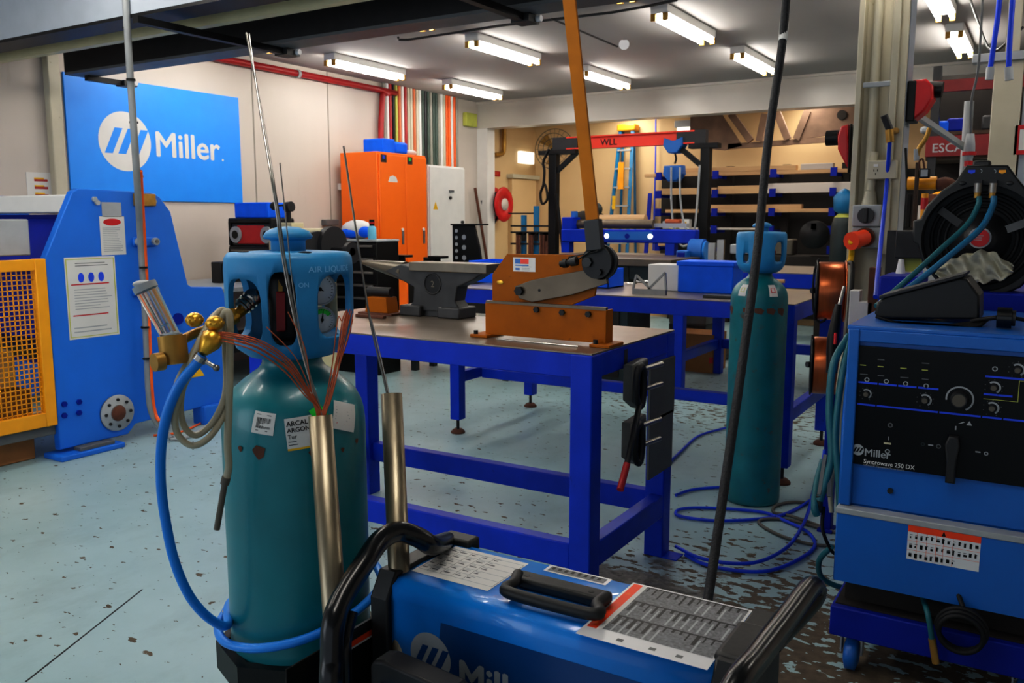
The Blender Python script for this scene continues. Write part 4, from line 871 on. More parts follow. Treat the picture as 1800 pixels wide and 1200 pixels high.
# leaning braided cable
one(MB().tube([aD(*p) for p in ((1392,-140,2.75),(1382,0,2.66),(1372,100,2.62),(1350,250,2.55),(1330,450,2.47),(1303,650,2.38),(1274,850,2.29),(1245,1048,2.18),(1232,1120,2.12))]+[V((-.74,2.0,.02))], .0125, 'braid', 12, sm=6)
    .cyl(aD(1379,38,2.65), aD(1376,72,2.63), .0135, 'paper', n=16), 'braided_cable', 'black braided cable with white tape band running steeply down across the view', 'cable')
# ================================================================== FRONT BENCH
Bx0, Bx1, By0, By1, Bz = -3.15, -1.365, 2.767, 3.58, 1.02
t = thing('work_bench', 'blue steel workbench in the centre carrying the anvil and lever shear', 'workbench', ((Bx0+Bx1)/2,By0,0))
frame_table(t, Bx0, Bx1, By0, By1, Bz, .085, .095, (.19,.10))
MB().box((Bx1-.01,By1-.085,0), (Bx1+.07,By1-.0,.006), 'bench_blue', .001).build('foot_plate', t)
MB().prism([V((Bx1+.001,By0+.28,.93)), V((Bx1+.001,By0+.31,.93)), V((Bx1+.001,By0+.31,1.0)), V((Bx1+.001,By0+.28,1.0))], (.001,0,0), 'charcoal').build('number_tag', t)
# anvil
ay = 3.40; 
def A(px, py, y=ay): return aY(px, py, y)
t = thing('anvil', 'dark cast iron anvil with worn bright horn on the front bench', 'anvil', (A(755,550).x, ay+.06, Bz))
l, r = A(718,460), A(855,460); zt = l.z; zb_ = zt-.045
MB().box((l.x,ay,zb_), (r.x,ay+.13,zt), 'anvil_top', .004).build('face_plate', t)
wl = A(700,500).x; wr_ = A(815,500).x; cx = A(757,520).x
P_ = [A(700,464), A(718,470), A(855,473), A(828,492), A(800,505), A(795,530), A(806,548), A(708,546), A(722,530), A(723,505), A(700,492), A(672,476)]
front = [V((p.x, 0, max(p.z, Bz))) for p in P_]
MB().prism([V((p.x,ay+.018,p.z)) for p in front], (0,.094,0), 'anvil_iron', .006).build('body', t)
k = MB()
zt2 = Bz+.055
k.box((A(704,548).x,ay-.01,Bz), (A(740,548).x,ay+.14,zt2), 'anvil_iron', .008).box((A(770,548).x,ay-.01,Bz), (A(809,548).x,ay+.14,zt2), 'anvil_iron', .008).box((A(735,548).x,ay+.03,Bz), (A(775,548).x,ay+.11,zt2-.015), 'anvil_iron', .004)
k.build('feet', t)
tip = A(634,461,ay+.065); bs = A(712,480,ay+.065)
k = MB(); n_ = 16; pts = []; rr = []
for i in range(9):
    f_ = i/8; pts.append(V((tip.x*(1-f_)+bs.x*f_, ay+.065, (zt-.012)*(1-f_)+(zt-.052)*f_))); rr.append(.006+.044*f_**.8)
k.tube(pts, .05, 'anvil_top', 18, sm=0, rr=rr); k.build('horn', t)
k = MB(); k.ring((cx,ay+.016,Bz+.165), .05, .004, 'anvil_iron', (0,1,0), 28, 6); d_ = Draw(k, lambda u, v, h: V((cx+u,ay+.0175-h,Bz+.165+v))); d_.disc(0,0,.045,'dark_iron',0); d_.text('2', -.012,-.016,.045,'anvil_top',0); k.build('cast_mark', t)
# brown tool block left
q = aZ(640,562,Bz)
t = thing('punch_block', 'brown steel block with dark cap at the left end of the front bench', 'tool', (q.x-.1,q.y+.05,Bz))
MB().box((q.x-.2,3.33,Bz), (q.x+.02,3.45,Bz+.012), 'rust', .002).build('base_plate', t)
MB().prism([(q.x-.16,3.34,Bz+.012),(q.x-.01,3.34,Bz+.012),(q.x-.025,3.34,Bz+.09),(q.x-.15,3.34,Bz+.09)], (0,.09,0), 'brown_steel', .004).build('block', t)
MB().cyl((q.x-.17,3.385,Bz+.115), (q.x-.02,3.385,Bz+.115), .024, 'dark_iron').build('cap', t)
one(MB().box((q.x-.12,3.22,Bz), (q.x+.06,3.245,Bz+.015), 'rust', .003), 'flat_bar', 'rusty flat bar lying on the bench before the brown block', 'bar')
# lever shear
sy = 2.95
def S(px, py, y=sy): return aY(px, py, y)
t = thing('lever_shear', 'orange brown hand lever shear bolted to the front bench, lever up', 'shear', (S(960,590).x, sy, Bz))
x0, x1 = S(853,560).x, S(1065,560).x; zt0 = S(853,531).z; zt1 = S(1063,545).z
k = MB(); k.prism([V((x0,sy,Bz+.012)), V((x1,sy,Bz+.012)), V((x1,sy,zt1)), V((x0,sy,zt0))], (0,.014,0), 'brown_steel', .002); k.box((x1-.008,sy-.002,Bz+.012), (x1+.002,sy+.06,zt1), 'brown_steel', .002); k.build('lower_plate', t)
MB().prism([V((x0+.004,sy-.002,zt0-.002)), V((x1,sy-.002,zt1-.002)), V((x1,sy-.002,zt1+.01)), V((x0+.004,sy-.002,zt0+.008))], (0,.02,0), 'blade_steel').build('lower_blade', t)
for xx in (x0, x1): MB().box((xx-.05,sy-.04,Bz), (xx+.035,sy+.09,Bz+.013), 'brown_steel', .003).cyl((xx-.0-.03,sy-.025,Bz+.013), (xx-.03,sy-.025,Bz+.028), .01, 'dark_iron', n=6).build('foot_plate', t)
for px, py in ((944,544),(989,549),(1035,552)):
    q = S(px, py, sy); MB().cyl((q.x,sy,q.z), (q.x,sy-.012,q.z), .012, 'dark_iron', n=6).build('bolt', t)
uy = sy+.035
up = [S(865,535,uy), S(865,482,uy), S(891,446,uy), S(1040,448,uy), S(1052,470,uy), S(1045,520,uy), S(1000,538,uy)]
MB().prism(up, (0,.014,0), 'brown_steel', .0025).build('upper_plate', t)
k = MB(); o_ = S(902,452,uy-.001); e_ = S(941,478,uy-.001); d_ = Draw(k, lambda u, v, h: V((o_.x+u*(e_.x-o_.x), uy-.0006-h, e_.z+v*(o_.z-e_.z))))
d_.rect(0,0,1,1,'paper',0); d_.rect(.08,.55,.33,.9,'panel_blue',.0003); d_.rect(.33,.55,.7,.9,'beam_red',.0003); d_.rect(.08,.4,.7,.48,'panel_blue',.0003);
d_.rect(.1,.1,.3,.25,'panel_blue',.0003); d_.lines(.4,.08,.92,.4,3,'light_grey',.3,.0003); k.build('maker_label', t)
q = S(879,496,uy-.001); MB().ball((q.x,uy-.001,q.z), .017, 'brass', (1,.12,.5)).build('oval_badge', t)
by_ = sy+.016
bl = [S(905,503,by_), S(935,492,by_), S(1060,468,by_), S(1068,498,by_), S(1005,518,by_), S(935,531,by_), S(912,524,by_)]
MB().prism(bl, (0,.014,0), 'blade_steel', .002).build('blade_arm', t)
q = S(914,511,by_); MB().cyl((q.x,by_,q.z), (q.x,by_-.016,q.z), .019, 'dark_iron', n=6).build('pivot_bolt', t)
q = S(948,510,by_); MB().cyl((q.x,by_-.0006,q.z), (q.x,by_+.001,q.z), .006, 'black', n=16).build('arm_hole', t)
cy_ = by_-.022
q = S(1046,461,cy_)
MB().cyl((q.x+.005,cy_,q.z), (q.x+.005,cy_+.02,q.z), .062, 'dark_iron', n=36).cyl((q.x+.012,cy_+.022,q.z), (q.x+.012,cy_+.04,q.z), .066, 'charcoal', n=36).build('cam_disc', t)
MB().cyl((q.x-.03,cy_-.012,q.z), (q.x-.03,cy_+.01,q.z), .02, 'charcoal', n=6).build('cam_bolt', t)
q2 = S(1054,478,cy_); MB().cyl((q2.x,cy_-.014,q2.z), (q2.x,cy_,q2.z), .013, 'dark_iron', n=6).build('link_bolt', t)
a, b = S(1047,440,cy_), S(1042,386,cy_); MB().bar(a, b, .06, .034, 'charcoal', up=(0,1,0), bev=.003).build('lever_socket', t)
a, b = S(1042,390,cy_), S(985,-150,cy_); MB().bar(a, b, .05, .012, 'lever_brown', up=(0,1,0), bev=.002).build('lever', t)
q = S(985,464,cy_); q3 = S(1010,460,cy_); q4 = S(1045,440,cy_)
k = MB().cyl(q, q3, .012, 'black', n=12).cyl(q+V((.012,0,.002)), q+V((.03,0,.004)), .017, 'black', n=12).cyl(q3-V((.015,0,0)), q3+V((.01,0,.004)), .018, 'charcoal', n=12).tube([q3, S(1025,450,cy_-.01), S(1040,440,cy_-.01)], .003, 'black', 6).tube([q3, S(1000,452,cy_), S(1045,443,cy_-.012), S(1056,436,cy_-.01)], .0025, 'black', 6)
k.build('stop_spring', t)
one(MB().cyl((S(885,588).x,2.90,Bz+.0035), (S(1030,600).x,2.885,Bz+.0035), .003, 'bright_steel', n=8), 'welding_rod', 'thin bright rod lying on the bench in front of the shear', 'rod')
# pipe benders clamped on the right rear leg
bxp = Bx1+.001
def G(px, py, x=bxp): return aX(px, py, x)
for i, (plate, dev, lab) in enumerate(((((1140,640),(1176,725)), (1123,675), 'dark notcher tool with long red-gripped lever, upper of two hung on the bench leg'), (((1138,738),(1172,820)), (1120,775), 'dark notcher tool, lower of two hung on the bench leg'))):
    a, b = G(*plate[0]), G(*plate[1]); c_ = G(dev[0], dev[1], bxp+.06)
    t = thing('notcher_tool', lab, 'tool', (bxp+.05,c_.y,b.z))
    MB().box((bxp,min(a.y,b.y),b.z), (bxp+.012,max(a.y,b.y)+.03,a.z), 'tool_grey', .002).build('back_plate', t)
    k = MB(); k.prism([V((bxp+.012,c_.y-.05,c_.z+.08)), V((bxp+.012,c_.y+.09,c_.z+.09)), V((bxp+.012,c_.y+.09,c_.z-.04)), V((bxp+.012,c_.y+.02,c_.z-.1)), V((bxp+.012,c_.y-.05,c_.z-.06))], (.05,0,0), 'tool_grey', .01); k.build('housing', t)
    k = MB()
    for dz in (.05,-.03): k.cyl((bxp+.05,c_.y+.02,c_.z+dz), (bxp+.09,c_.y+.16,c_.z+dz+.01), .01, 'steel', n=10)
    k.build('bolt', t)
    k = MB(); k.tube([(bxp+.075,c_.y-.045,c_.z+.06),(bxp+.075,c_.y-.06,c_.z),(bxp+.075,c_.y-.045,c_.z-.06),(bxp+.075,c_.y-.005,c_.z-.08),(bxp+.075,c_.y+.015,c_.z),(bxp+.075,c_.y-.005,c_.z+.07)], .014, 'dark_iron', 8, closed=True); k.build('cam_ring', t)
    if i == 0:
        p0_, p1_, p2_ = G(1124,712,bxp+.08), G(1102,815,bxp+.10), G(1090,861,bxp+.11)
        lv = MB().tube([c_+V((0,0,-.07)), p0_, p1_], .011, 'dark_iron', 8, sm=0).build('lever', t); MB().cyl(p1_, p2_, .013, 'red_paint').build('grip', lv)
# blue air hoses on the floor
def fl(px, py, z=.012): p = aZ(px, py, z); return p
P_ = [(1140,860),(1160,830),(1200,790),(1230,765),(1282,750)]
P2 = [(1205,975),(1235,990),(1290,1002),(1350,1003),(1400,985),(1432,960),(1420,935),(1380,915),(1340,900),(1260,893),(1205,893),(1188,900),(1200,908),(1260,915),(1330,912),(1380,903),(1420,882),(1445,862)]
P3 = [(1188,870),(1220,860),(1280,856),(1350,862)]; P4 = [(1188,960),(1230,980),(1290,990),(1340,985),(1385,960),(1410,925),(1422,895),(1430,860)]
one(MB().tube([fl(*p) for p in P2], .0085, 'air_hose', 8, sm=6), 'air_hose', 'blue air hose coiled widest on the floor, looping towards the camera', 'hose')
one(MB().tube([fl(*p, .028) for p in P4], .0085, 'air_hose', 8, sm=6), 'air_hose', 'blue air hose arcing across the floor in front of the coiled one', 'hose')
one(MB().tube([fl(*p) for p in P_], .0085, 'air_hose', 8, sm=6), 'air_hose', 'blue air hose running on floor from bench leg towards the rear cylinder', 'hose')
one(MB().tube([fl(*p) for p in P3], .0085, 'air_hose', 8, sm=6), 'air_hose', 'short curve of blue air hose just in front of the rear cylinder', 'hose')
one(MB().tube([fl(*p, .01) for p in ((1480,940),(1430,920),(1385,905),(1360,900),(1365,888),(1400,882),(1450,890))], .008, 'grey_hose', 8, sm=6).tube([fl(*p, .01) for p in ((1470,960),(1420,955),(1370,940),(1335,920),(1345,912),(1390,914),(1450,930))], .008, 'grey_hose', 8, sm=6), 'grey_cable', 'grey brown cable looped on floor beside the large welder', 'cable')
# ================================================================== LEFT MACHINE (guillotine)
X5 = -5.2
t = thing('guillotine_machine', 'large blue sheet metal machine with yellow mesh guard at far left', 'machine', (-5.8,3.6,0))
def yz(pts, x=X5): return [V((x,y,z)) for y, z in pts]
MB().prism(yz([(3.02,.06),(3.02,1.27),(3.22,1.67),(3.26,1.69),(3.78,1.68),(3.85,1.65),(3.93,1.55),(4.04,1.04),(4.07,1.02),(4.34,1.0),(4.36,.95),(4.38,.14),(3.56,.12),(3.50,.06)]), (-.06,0,0), 'machine_blue', .008).build('side_frame', t)
MB().prism(yz([(3.02,.03),(3.02,1.27),(3.22,1.67),(3.78,1.68),(3.93,1.55),(4.04,1.04),(4.34,1.0),(4.38,.14),(3.5,.03)], -6.95), (-.06,0,0), 'machine_blue', .008).build('side_frame', t)
MB().box((-6.9,3.24,1.54), (-5.26,3.6,1.655), 'white', .01).build('top_beam', t)
MB().box((-6.9,3.35,.5), (-5.26,3.7,1.53), 'navy').prism([V((-5.27,3.1,1.2)), V((-5.27,3.3,1.5)), V((-5.27,3.36,1.5)), V((-5.27,3.2,1.15))], (-1.6,0,0), 'navy').build('blade_beam', t)
MB().box((-6.9,3.05,.62), (-5.27,3.5,.68), 'dark_iron').box((-6.9,3.0,.15), (-5.3,3.08,.22), 'dark_iron').build('table', t)
MB().box((-5.45,2.5,1.28), (-5.28,2.98,1.5), 'light_grey', .01).build('control_box', t)
k = MB(); y0, y1, z0_, z1_ = 2.15, 3.015, .225, 1.262; 
k.box((X5-.038,y0+.06,z1_-.07), (X5+.008,y1-.07,z1_-.002), 'guard_yellow', .004).box((X5-.038,y0+.06,z0_+.002), (X5+.008,y1-.07,z0_+.09), 'guard_yellow', .004).box((X5-.04,y1-.07,z0_), (X5+.01,y1,z1_), 'guard_yellow', .006).box((X5-.04,y0,z0_), (X5+.01,y0+.06,z1_), 'guard_yellow', .006)
gf = k.build('guard_frame', t)
k = MB(); y = y0+.06
while y < y1-.07: k.box((X5-.018,y,z0_+.08), (X5-.012,y+.006,z1_-.06), 'guard_yellow'); y += .03
z = z0_+.1
while z < z1_-.07: k.box((X5-.018,y0+.05,z), (X5-.012,y1-.06,z+.006), 'guard_yellow'); z += .03
k.build('wire_mesh', gf)
MB().box((X5-.1,2.3,.16), (X5-.03,3.02,.22), 'mid_grey', .004).box((X5-.5,2.3,.1), (X5-.44,3.02,.16), 'mid_grey').build('base_rail', t)
MB().box((X5-.12,2.98,.0), (X5+.08,3.42,.035), 'machine_blue', .008).box((X5-.02,3.12,.035), (X5+.06,3.36,.06), 'mid_grey', .004).build('foot', t)
MB().box((X5-.1,4.1,.0), (X5+.04,4.34,.14), 'machine_blue', .008).build('foot', t)
q = aX(205,725,X5)
k = MB().lathe([(0,0),(.12,0),(.122,.012),(.115,.02),(.055,.02),(.052,.026),(0,.026)], (X5,q.y,q.z), 'mid_grey', (1,0,0), 36, mats=['mid_grey','mid_grey','light_grey','light_grey','mid_grey','rust'])
for i in range(8): a = 2*PI*i/8; k.cyl((X5+.02,q.y+.09*math.cos(a),q.z+.09*math.sin(a)), (X5+.028,q.y+.09*math.cos(a),q.z+.09*math.sin(a)), .011, 'charcoal', n=6)
k.build('bearing_flange', t)
for px, py in ((165,350),(170,356),(267,348),(270,354),(112,710),(138,706),(112,730),(138,725),(312,560),(265,647),(265,700)):
    q = aX(px, py, X5); MB().cyl((X5,q.y,q.z), (X5+.015,q.y,q.z), .018 if px != 312 else .04, 'light_grey' if py < 400 else 'navy', n=6 if px != 312 else 20).build('bolt', t)
for py in (425, 512):
    k = MB(); a, b = aX(232,py,X5), aX(275,py,X5); k.box((X5,a.y,a.z-.03), (X5+.02,b.y,a.z+.03), 'machine_blue', .009)
    for yy in (a.y+.03, b.y-.03): k.cyl((X5+.02,yy,a.z), (X5+.045,yy,a.z), .025, 'light_grey', n=16).cyl((X5+.045,yy,a.z), (X5+.05,yy,a.z), .014, 'steel', n=6)
    k.build('lug', t)
a = aX(233,340,X5); b = aX(258,362,X5); MB().box((X5,a.y,b.z), (X5+.02,b.y+.06,a.z), 'old_brass', .003).build('hinge_block', t)
def paper_(nm, tl, br, art, m_='paper', x=X5+.001):
    a, b = aX(*tl, x), aX(*br, x); k = MB(); w, h = b.y-a.y, a.z-b.z; d = Draw(k, lambda u, v, l: V((x+.0006+l, a.y+u*w, b.z+v*h))); d.rect(0,0,1,1,m_,0); art(d, w, h); k.build(nm, t)
def pa(d, w, h):
    for e in ((0.02,.02,.98,.03),(0.02,.97,.98,.98),(.02,.02,.04,.98),(.96,.02,.98,.98)): d.rect(*e,'green' if 0 else 'lime',.0004)
    for i in range(3): d.disc(.3+.2*i,.75,.06,'dot_blue',.0006,16)
    d.lines(.15,.35,.9,.62,8,'light_grey',.3,.0005); d.rect(.1,.66,.85,.675,'red',.0005); d.rect(.1,.28,.8,.295,'red',.0005); d.lines(.1,.06,.9,.16,2,'light_grey',.3,.0005); d.lines(.2,.88,.85,.94,2,'mid_grey',.3,.0005)
paper_('instruction_sheet', (112,453), (210,587), pa)
def pb(d, w, h):
    pts = [(.5+.36*math.cos(2*PI*i/24), .85+.09*math.sin(2*PI*i/24)) for i in range(24)]; d.poly(pts, 'red', .0005); d.lines(.1,.08,.9,.72,14,'light_grey',.35,.0005)
paper_('danger_sheet', (174,380), (222,447), pb)
paper_('danger_sheet', (178,355), (214,381), lambda d, w, h: d.lines(.1,.1,.9,.9,6,'light_grey',.3,.0005), 'light_grey')
q = aX(345,655,X5); k = MB(); d_ = Draw(k, lambda u, v, h: V((X5+.0015+h, q.y+u, q.z+v))); d_.poly([(-.05,-.03),(.07,-.03),(.01,.06)], 'yellow'); k.build('warning_triangle', t)
one(MB().box((-5.9,2.4,0), (-5.35,2.95,.45), 'card', .01).box((-5.7,2.5,.45), (-5.4,2.9,.7), 'wood', .02), 'cardboard_box', 'brown cardboard boxes seen through the yellow mesh guard', 'box')
one(MB().ball((-5.5,2.65,.8), .16, 'rack_dark', (1,1.3,.6)), 'cloth_bundle', 'dark bundle above the cardboard seen through the yellow mesh', 'bundle')
# dangling conduit
P_ = [aY(218,-60,3.40), aY(222,20,3.40), aY(230,150,3.42), aX(240,300,-4.9), aX(247,420,-5.12), aX(255,560,-5.13), aX(260,680,-5.13), aX(266,725,-5.13), aX(282,752,-5.1), aX(302,770,-5.0)]
t = thing('cable_conduit', 'grey conduit with black ties dropping from steel channels to the blue machine', 'conduit', P_[-1])
MB().tube(P_, .021, 'conduit_grey', 12, sm=5, rr=[.021,.021,.021,.022,.021,.02,.019,.019,.018,.017]).build('pipe', t)
MB().tube([p+V((.012,.02,0)) for p in P_[3:8]]+[aX(280,740,-5.08)], .012, 'orange', 8).build('orange_cable', t)
k = MB()
for px, py, dd in ((224,50,0),(231,140,0),(237,215,1),(246,310,1),(249,390,1),(254,470,1),(257,575,1),(260,630,1)):
    p = aY(px-1,py,3.41) if dd == 0 else (aX(px-2,py,-4.95 if py < 350 else -5.12)); k.cyl(p-V((0,0,.006)), p+V((0,0,.006)), .027, 'black', n=14)
k.build('cable_tie', t)
one(MB().tube([aZ(300,772,.012), aZ(330,768,.012), aZ(360,750,.012), aZ(385,742,.012)], .012, 'light_grey', 8).tube([aZ(270,765,.01), aZ(320,758,.01), aZ(380,730,.01)], .008, 'orange', 8), 'floor_cables', 'grey and orange cables on the floor behind the beige hose coil', 'cable')
# ================================================================== MACHINES AGAINST THE LEFT WALL
# low bench behind
t = thing('side_bench', 'dark low bench along the left wall behind the blue machine', 'bench', (-6.6,6.2,0))
MB().box((-7.25,4.9,.86), (-6.1,7.0,.9), 'light_grey', .004).build('top_plate', t)
for y in (4.95,5.9,6.9): MB().box((-6.2,y,0), (-6.14,y+.06,.86), 'charcoal').build('leg', t)
MB().box((-7.2,4.95,.3), (-6.2,6.9,.34), 'charcoal').build('shelf', t)
q = aZ(372,497,.9); one(MB().box((q.x,q.y,.9), (q.x+.12,q.y+.3,1.1), 'charcoal', .01).box((q.x+.12,q.y+.02,.92), (q.x+.124,q.y+.28,1.08), 'black'), 'relay_box', 'small black box with buttons on the low bench left of the blue guard', 'box')
yb = 5.85
# tool chest with radio
a, b = aY(402,430,yb), aY(472,430,yb)
t = thing('tool_chest', 'black tool chest with open top against the left wall behind the cylinder', 'tool chest', ((a.x+b.x)/2,yb,0.9))
MB().box((a.x,yb,.9), (b.x+.05,yb+.35,1.24), 'black', .01).build('carcass', t)
for i in range(3): dr_ = MB().box((a.x+.01,yb-.012,.93+i*.1), (b.x+.04,yb,1.02+i*.1), 'charcoal', .004).build('drawer', t); MB().box((a.x+.05,yb-.02,.99+i*.1), (b.x,yb-.012,1.005+i*.1), 'steel').build('handle', dr_)
zt = 1.24
q = aY(438,405,yb)
t = thing('jobsite_radio', 'black and red boxed radio with round speakers on the tool chest', 'radio', (q.x,yb,zt))
MB().box((a.x,yb,zt), (a.x+.03,yb+.3,zt+.24), 'black', .01).box((b.x+.02,yb,zt), (b.x+.05,yb+.3,zt+.24), 'black', .01).box((a.x,yb,zt+.22), (b.x+.05,yb+.3,zt+.27), 'black', .015).build('roll_cage', t)
MB().box((a.x+.03,yb+.02,zt), (b.x+.02,yb+.28,zt+.22), 'charcoal', .01).box((a.x+.12,yb+.005,zt+.02), (b.x-.06,yb+.02,zt+.2), 'red', .01).box((a.x+.04,yb+.01,zt+.05), (a.x+.07,yb+.02,zt+.18), 'red').build('body', t)
for xx in (a.x+.11, b.x-.02): MB().cyl((xx,yb-.01,zt+.11), (xx,yb+.02,zt+.11), .08, 'light_grey').cyl((xx,yb-.016,zt+.11), (xx,yb-.01,zt+.11), .04, 'black').build('speaker', t)
one(MB().box((a.x+.08,yb+.02,zt+.27), (b.x-.02,yb+.26,zt+.42), 'bin_blue', .012), 'storage_bin', 'small blue bin on top of the black and red radio', 'bin')
# beige machine with black guard and ball handle
yb = 5.4
a, b = aY(484,420,yb), aY(558,420,yb)
t = thing('bench_machine', 'cream machine head with round black flange behind the blue guard', 'machine', ((a.x+b.x)/2,yb+.2,0))
zc = 1.28
MB().box((a.x-.1,yb,zc-.14), (b.x,yb+.3,zc+.14), 'beige_machine', .03).box((a.x-.05,yb+.02,0), (b.x-.05,yb+.28,zc-.12), 'beige_machine', .02).box((a.x-.02,yb+.05,zc+.14), (a.x+.15,yb+.2,zc+.19), 'beige_machine', .008).build('head', t)
q = aY(595,430,yb-.02); MB().cyl((b.x+.02,yb+.12,zc), (b.x+.08,yb+.12,zc), .16, 'charcoal', n=32).cyl((b.x+.0,yb-.02,zc-.03), (b.x+.04,yb-.03,zc-.03), .15, 'charcoal', n=32).build('flange', t)
MB().cyl((b.x+.06,yb+.1,zc-.05), (b.x+.3,yb+.1,zc-.05), .035, 'dark_iron').cyl((b.x+.26,yb+.1,zc-.06), (b.x+.30,yb+.1,zc-.06), .09, 'charcoal', n=32).build('spindle', t)
p = aY(507,372,yb+.1); st = MB().cyl((p.x,yb+.1,zc+.17), (p.x,yb+.1,p.z+.03), .022, 'dark_iron').cyl((p.x,yb+.1,zc+.18), (p.x,yb+.1,zc+.2), .045, 'dark_iron').cyl((p.x-.02,yb+.1,p.z+.04), (p.x+.04,yb+.1,p.z+.045), .045, 'dark_iron').build('clamp_post', t)
l_ = aY(482,362,yb+.1); MB().cyl((l_.x,yb+.1,l_.z), (p.x,yb+.1,l_.z+.01), .008, 'dark_iron').ball((l_.x,yb+.1,l_.z), .038, 'dark_iron').build('ball_lever', t)
# drawer cabinet + bag + bottle
yb = 6.35
a, b = aY(606,480,yb), aY(663,480,yb); zt = aY(640,421,yb).z
t = thing('drawer_cabinet', 'black drawer cabinet with silver handles left of the anvil horn', 'cabinet', ((a.x+b.x)/2,yb+.2,0))
MB().box((a.x-.25,yb,0), (b.x,yb+.33,zt-.02), 'black', .008).build('carcass', t); MB().box((a.x-.25,yb-.01,zt-.02), (b.x+.01,yb+.33,zt), 'light_grey', .004).build('top', t)
for i in range(8): dr_ = MB().box((a.x-.24,yb-.012,zt-.16-i*.125), (b.x-.01,yb,zt-.045-i*.125), 'black', .003).build('drawer', t); MB().box((a.x-.2,yb-.025,zt-.075-i*.125), (b.x-.04,yb-.012,zt-.055-i*.125), 'steel', .003).build('handle', dr_)
one(MB().ball((a.x+.0,yb+.2,zt+.09), .13, 'white', (1.4,1,.75)).ball((a.x-.02,yb+.12,zt+.06), .09, 'bin_blue', (1.3,.7,.6)).ball((a.x+.14,yb+.15,zt+.07), .08, 'bin_blue', (.9,.8,.7)), 'wipes_bag', 'white and blue plastic bag on the black drawer cabinet', 'bag')
q = aY(654,410,yb+.1)
t = thing('spray_bottle', 'pale blue bottle with black cap on the drawer cabinet', 'bottle', (q.x,yb+.1,zt)); MB().lathe([(0,0),(.04,0),(.042,.01),(.04,.11),(.025,.13),(0,.13)], (q.x,yb+.1,zt), 'cyan', n=20).build('body', t); MB().cyl((q.x,yb+.1,zt+.13), (q.x,yb+.1,zt+.19), .025, 'black').cyl((q.x,yb+.1,zt+.15), (q.x,yb+.1,zt+.165), .028, 'red').build('cap', t)
# dark counter + orange box + black parts left of bench2 bins
a = aZ(665,505,.98)
t = thing('dark_counter', 'long dark counter behind the anvil', 'counter', (-5.2,6.7,0))
MB().box((-5.38,6.72,.98), (-4.15,7.2,1.03), 'dark_iron', .004).build('top_plate', t); MB().box((-5.36,6.75,.62), (-4.2,7.15,.98), 'rack_dark').build('drawer_row', t)
for x in (-5.34,-4.26): MB().box((x,6.75,0), (x+.06,6.81,.62), 'charcoal').box((x,7.05,0), (x+.06,7.11,.62), 'charcoal').build('leg', t)
MB().box((-5.28,6.75,.25), (-4.26,7.1,.3), 'charcoal').build('shelf', t)
q = aY(668,532,6.5)
one(MB().box((-5.26,6.76,.30), (-4.85,7.05,.56), 'orange_paint', .01), 'orange_crate', 'orange crate on the shelf under the dark counter behind the anvil', 'crate')
for px, lab in ((695,'small black toothed fixture on the dark counter above the anvil face, left one'), (757,'small black fixture with ring on the dark counter, right one')):
    q = aY(px, 455, 6.8); one(MB().box((q.x-.08,6.8,1.03), (q.x+.05,6.9,1.12), 'black', .004).box((q.x-.02,6.78,1.12), (q.x+.13,6.92,1.145), 'black', .003).cyl((q.x+.02,6.79,1.08), (q.x+.02,6.80,1.08), .02, 'mid_grey').box((q.x-.09,6.8,1.03), (q.x-.06,6.86,1.13), 'charcoal'), 'clamp_fixture', lab, 'fixture')
q = aY(795,393,7.0); q2 = aY(832,393,7.0)
t = thing('angle_bracket', 'tall black angle bracket with round holes standing on the dark counter', 'bracket', ((q.x+q2.x)/2,7.0,1.03))
k = MB().prism([V((q.x,7.0,1.03)), V((q2.x+.1,7.0,1.03)), V((q2.x+.06,7.0,1.25)), V((q2.x,7.0,q.z)), V((q.x,7.0,q.z))], (0,.03,0), 'black', .003); k.box((q.x-.01,6.98,q.z-.015), (q2.x+.1,7.12,q.z), 'black', .003).build('plate', t)
k = MB(); zz_ = q.z-.07
for i in range(5): k.cyl((q.x+.05,6.998,zz_-.065*i), (q.x+.05,6.996,zz_-.065*i), .018, 'light_grey', n=14)
for i in range(3): k.cyl((q.x+.14,6.998,zz_-.06-.1*i), (q.x+.14,6.996,zz_-.06-.1*i), .024, 'light_grey', n=14)
k.build('holes', t)
one(MB().box((-4.6,8.7,.3), (-4.35,8.9,.95), 'navy', .01).box((-4.62,8.68,.9), (-4.3,8.92,.96), 'panel_blue', .01).box((-4.56,8.72,0), (-4.38,8.86,.3), 'navy'), 'welding_stand', 'dark blue stand behind the bins near the white cabinet', 'stand')
# blue clamp rack stand
t = thing('clamp_rack', 'blue post rack with hanging dark clamps left of the crane post', 'rack', (-5.4,10.2,0))
for px, py in ((921,378),(943,362)):
    q = aY(px, py, 10.2); MB().box((q.x-.03,10.17,0), (q.x+.03,10.23,q.z), 'ladder_blue', .004).build('post', t)
a, b = aY(905,375,10.2), aY(942,374,10.2); MB().box((a.x-.1,10.19,a.z-.01), (b.x,10.21,a.z+.01), 'charcoal').build('rail', t)
for py in (397,408,428): a, b = aY(898,py,10.15), aY(970,py,10.15); MB().box((a.x,10.14,a.z-.012), (b.x,10.16,a.z+.012), 'dark_iron').build('rail', t)
for px in (908,912,930,934,950,955,960):
    q = aY(px, 410, 10.1); one(MB().box((q.x-.02,10.11,q.z-.3), (q.x+.01,10.14,q.z+.0), 'rust', .003).box((q.x-.02,10.11,q.z-.02), (q.x+.09,10.14,q.z+.01), 'dark_iron').box((q.x+.07,10.11,q.z-.1), (q.x+.09,10.14,q.z), 'dark_iron'), 'bar_clamp', 'rusty dark bar clamp hanging on the blue rack', 'clamp', 'bar clamps on the blue rack')
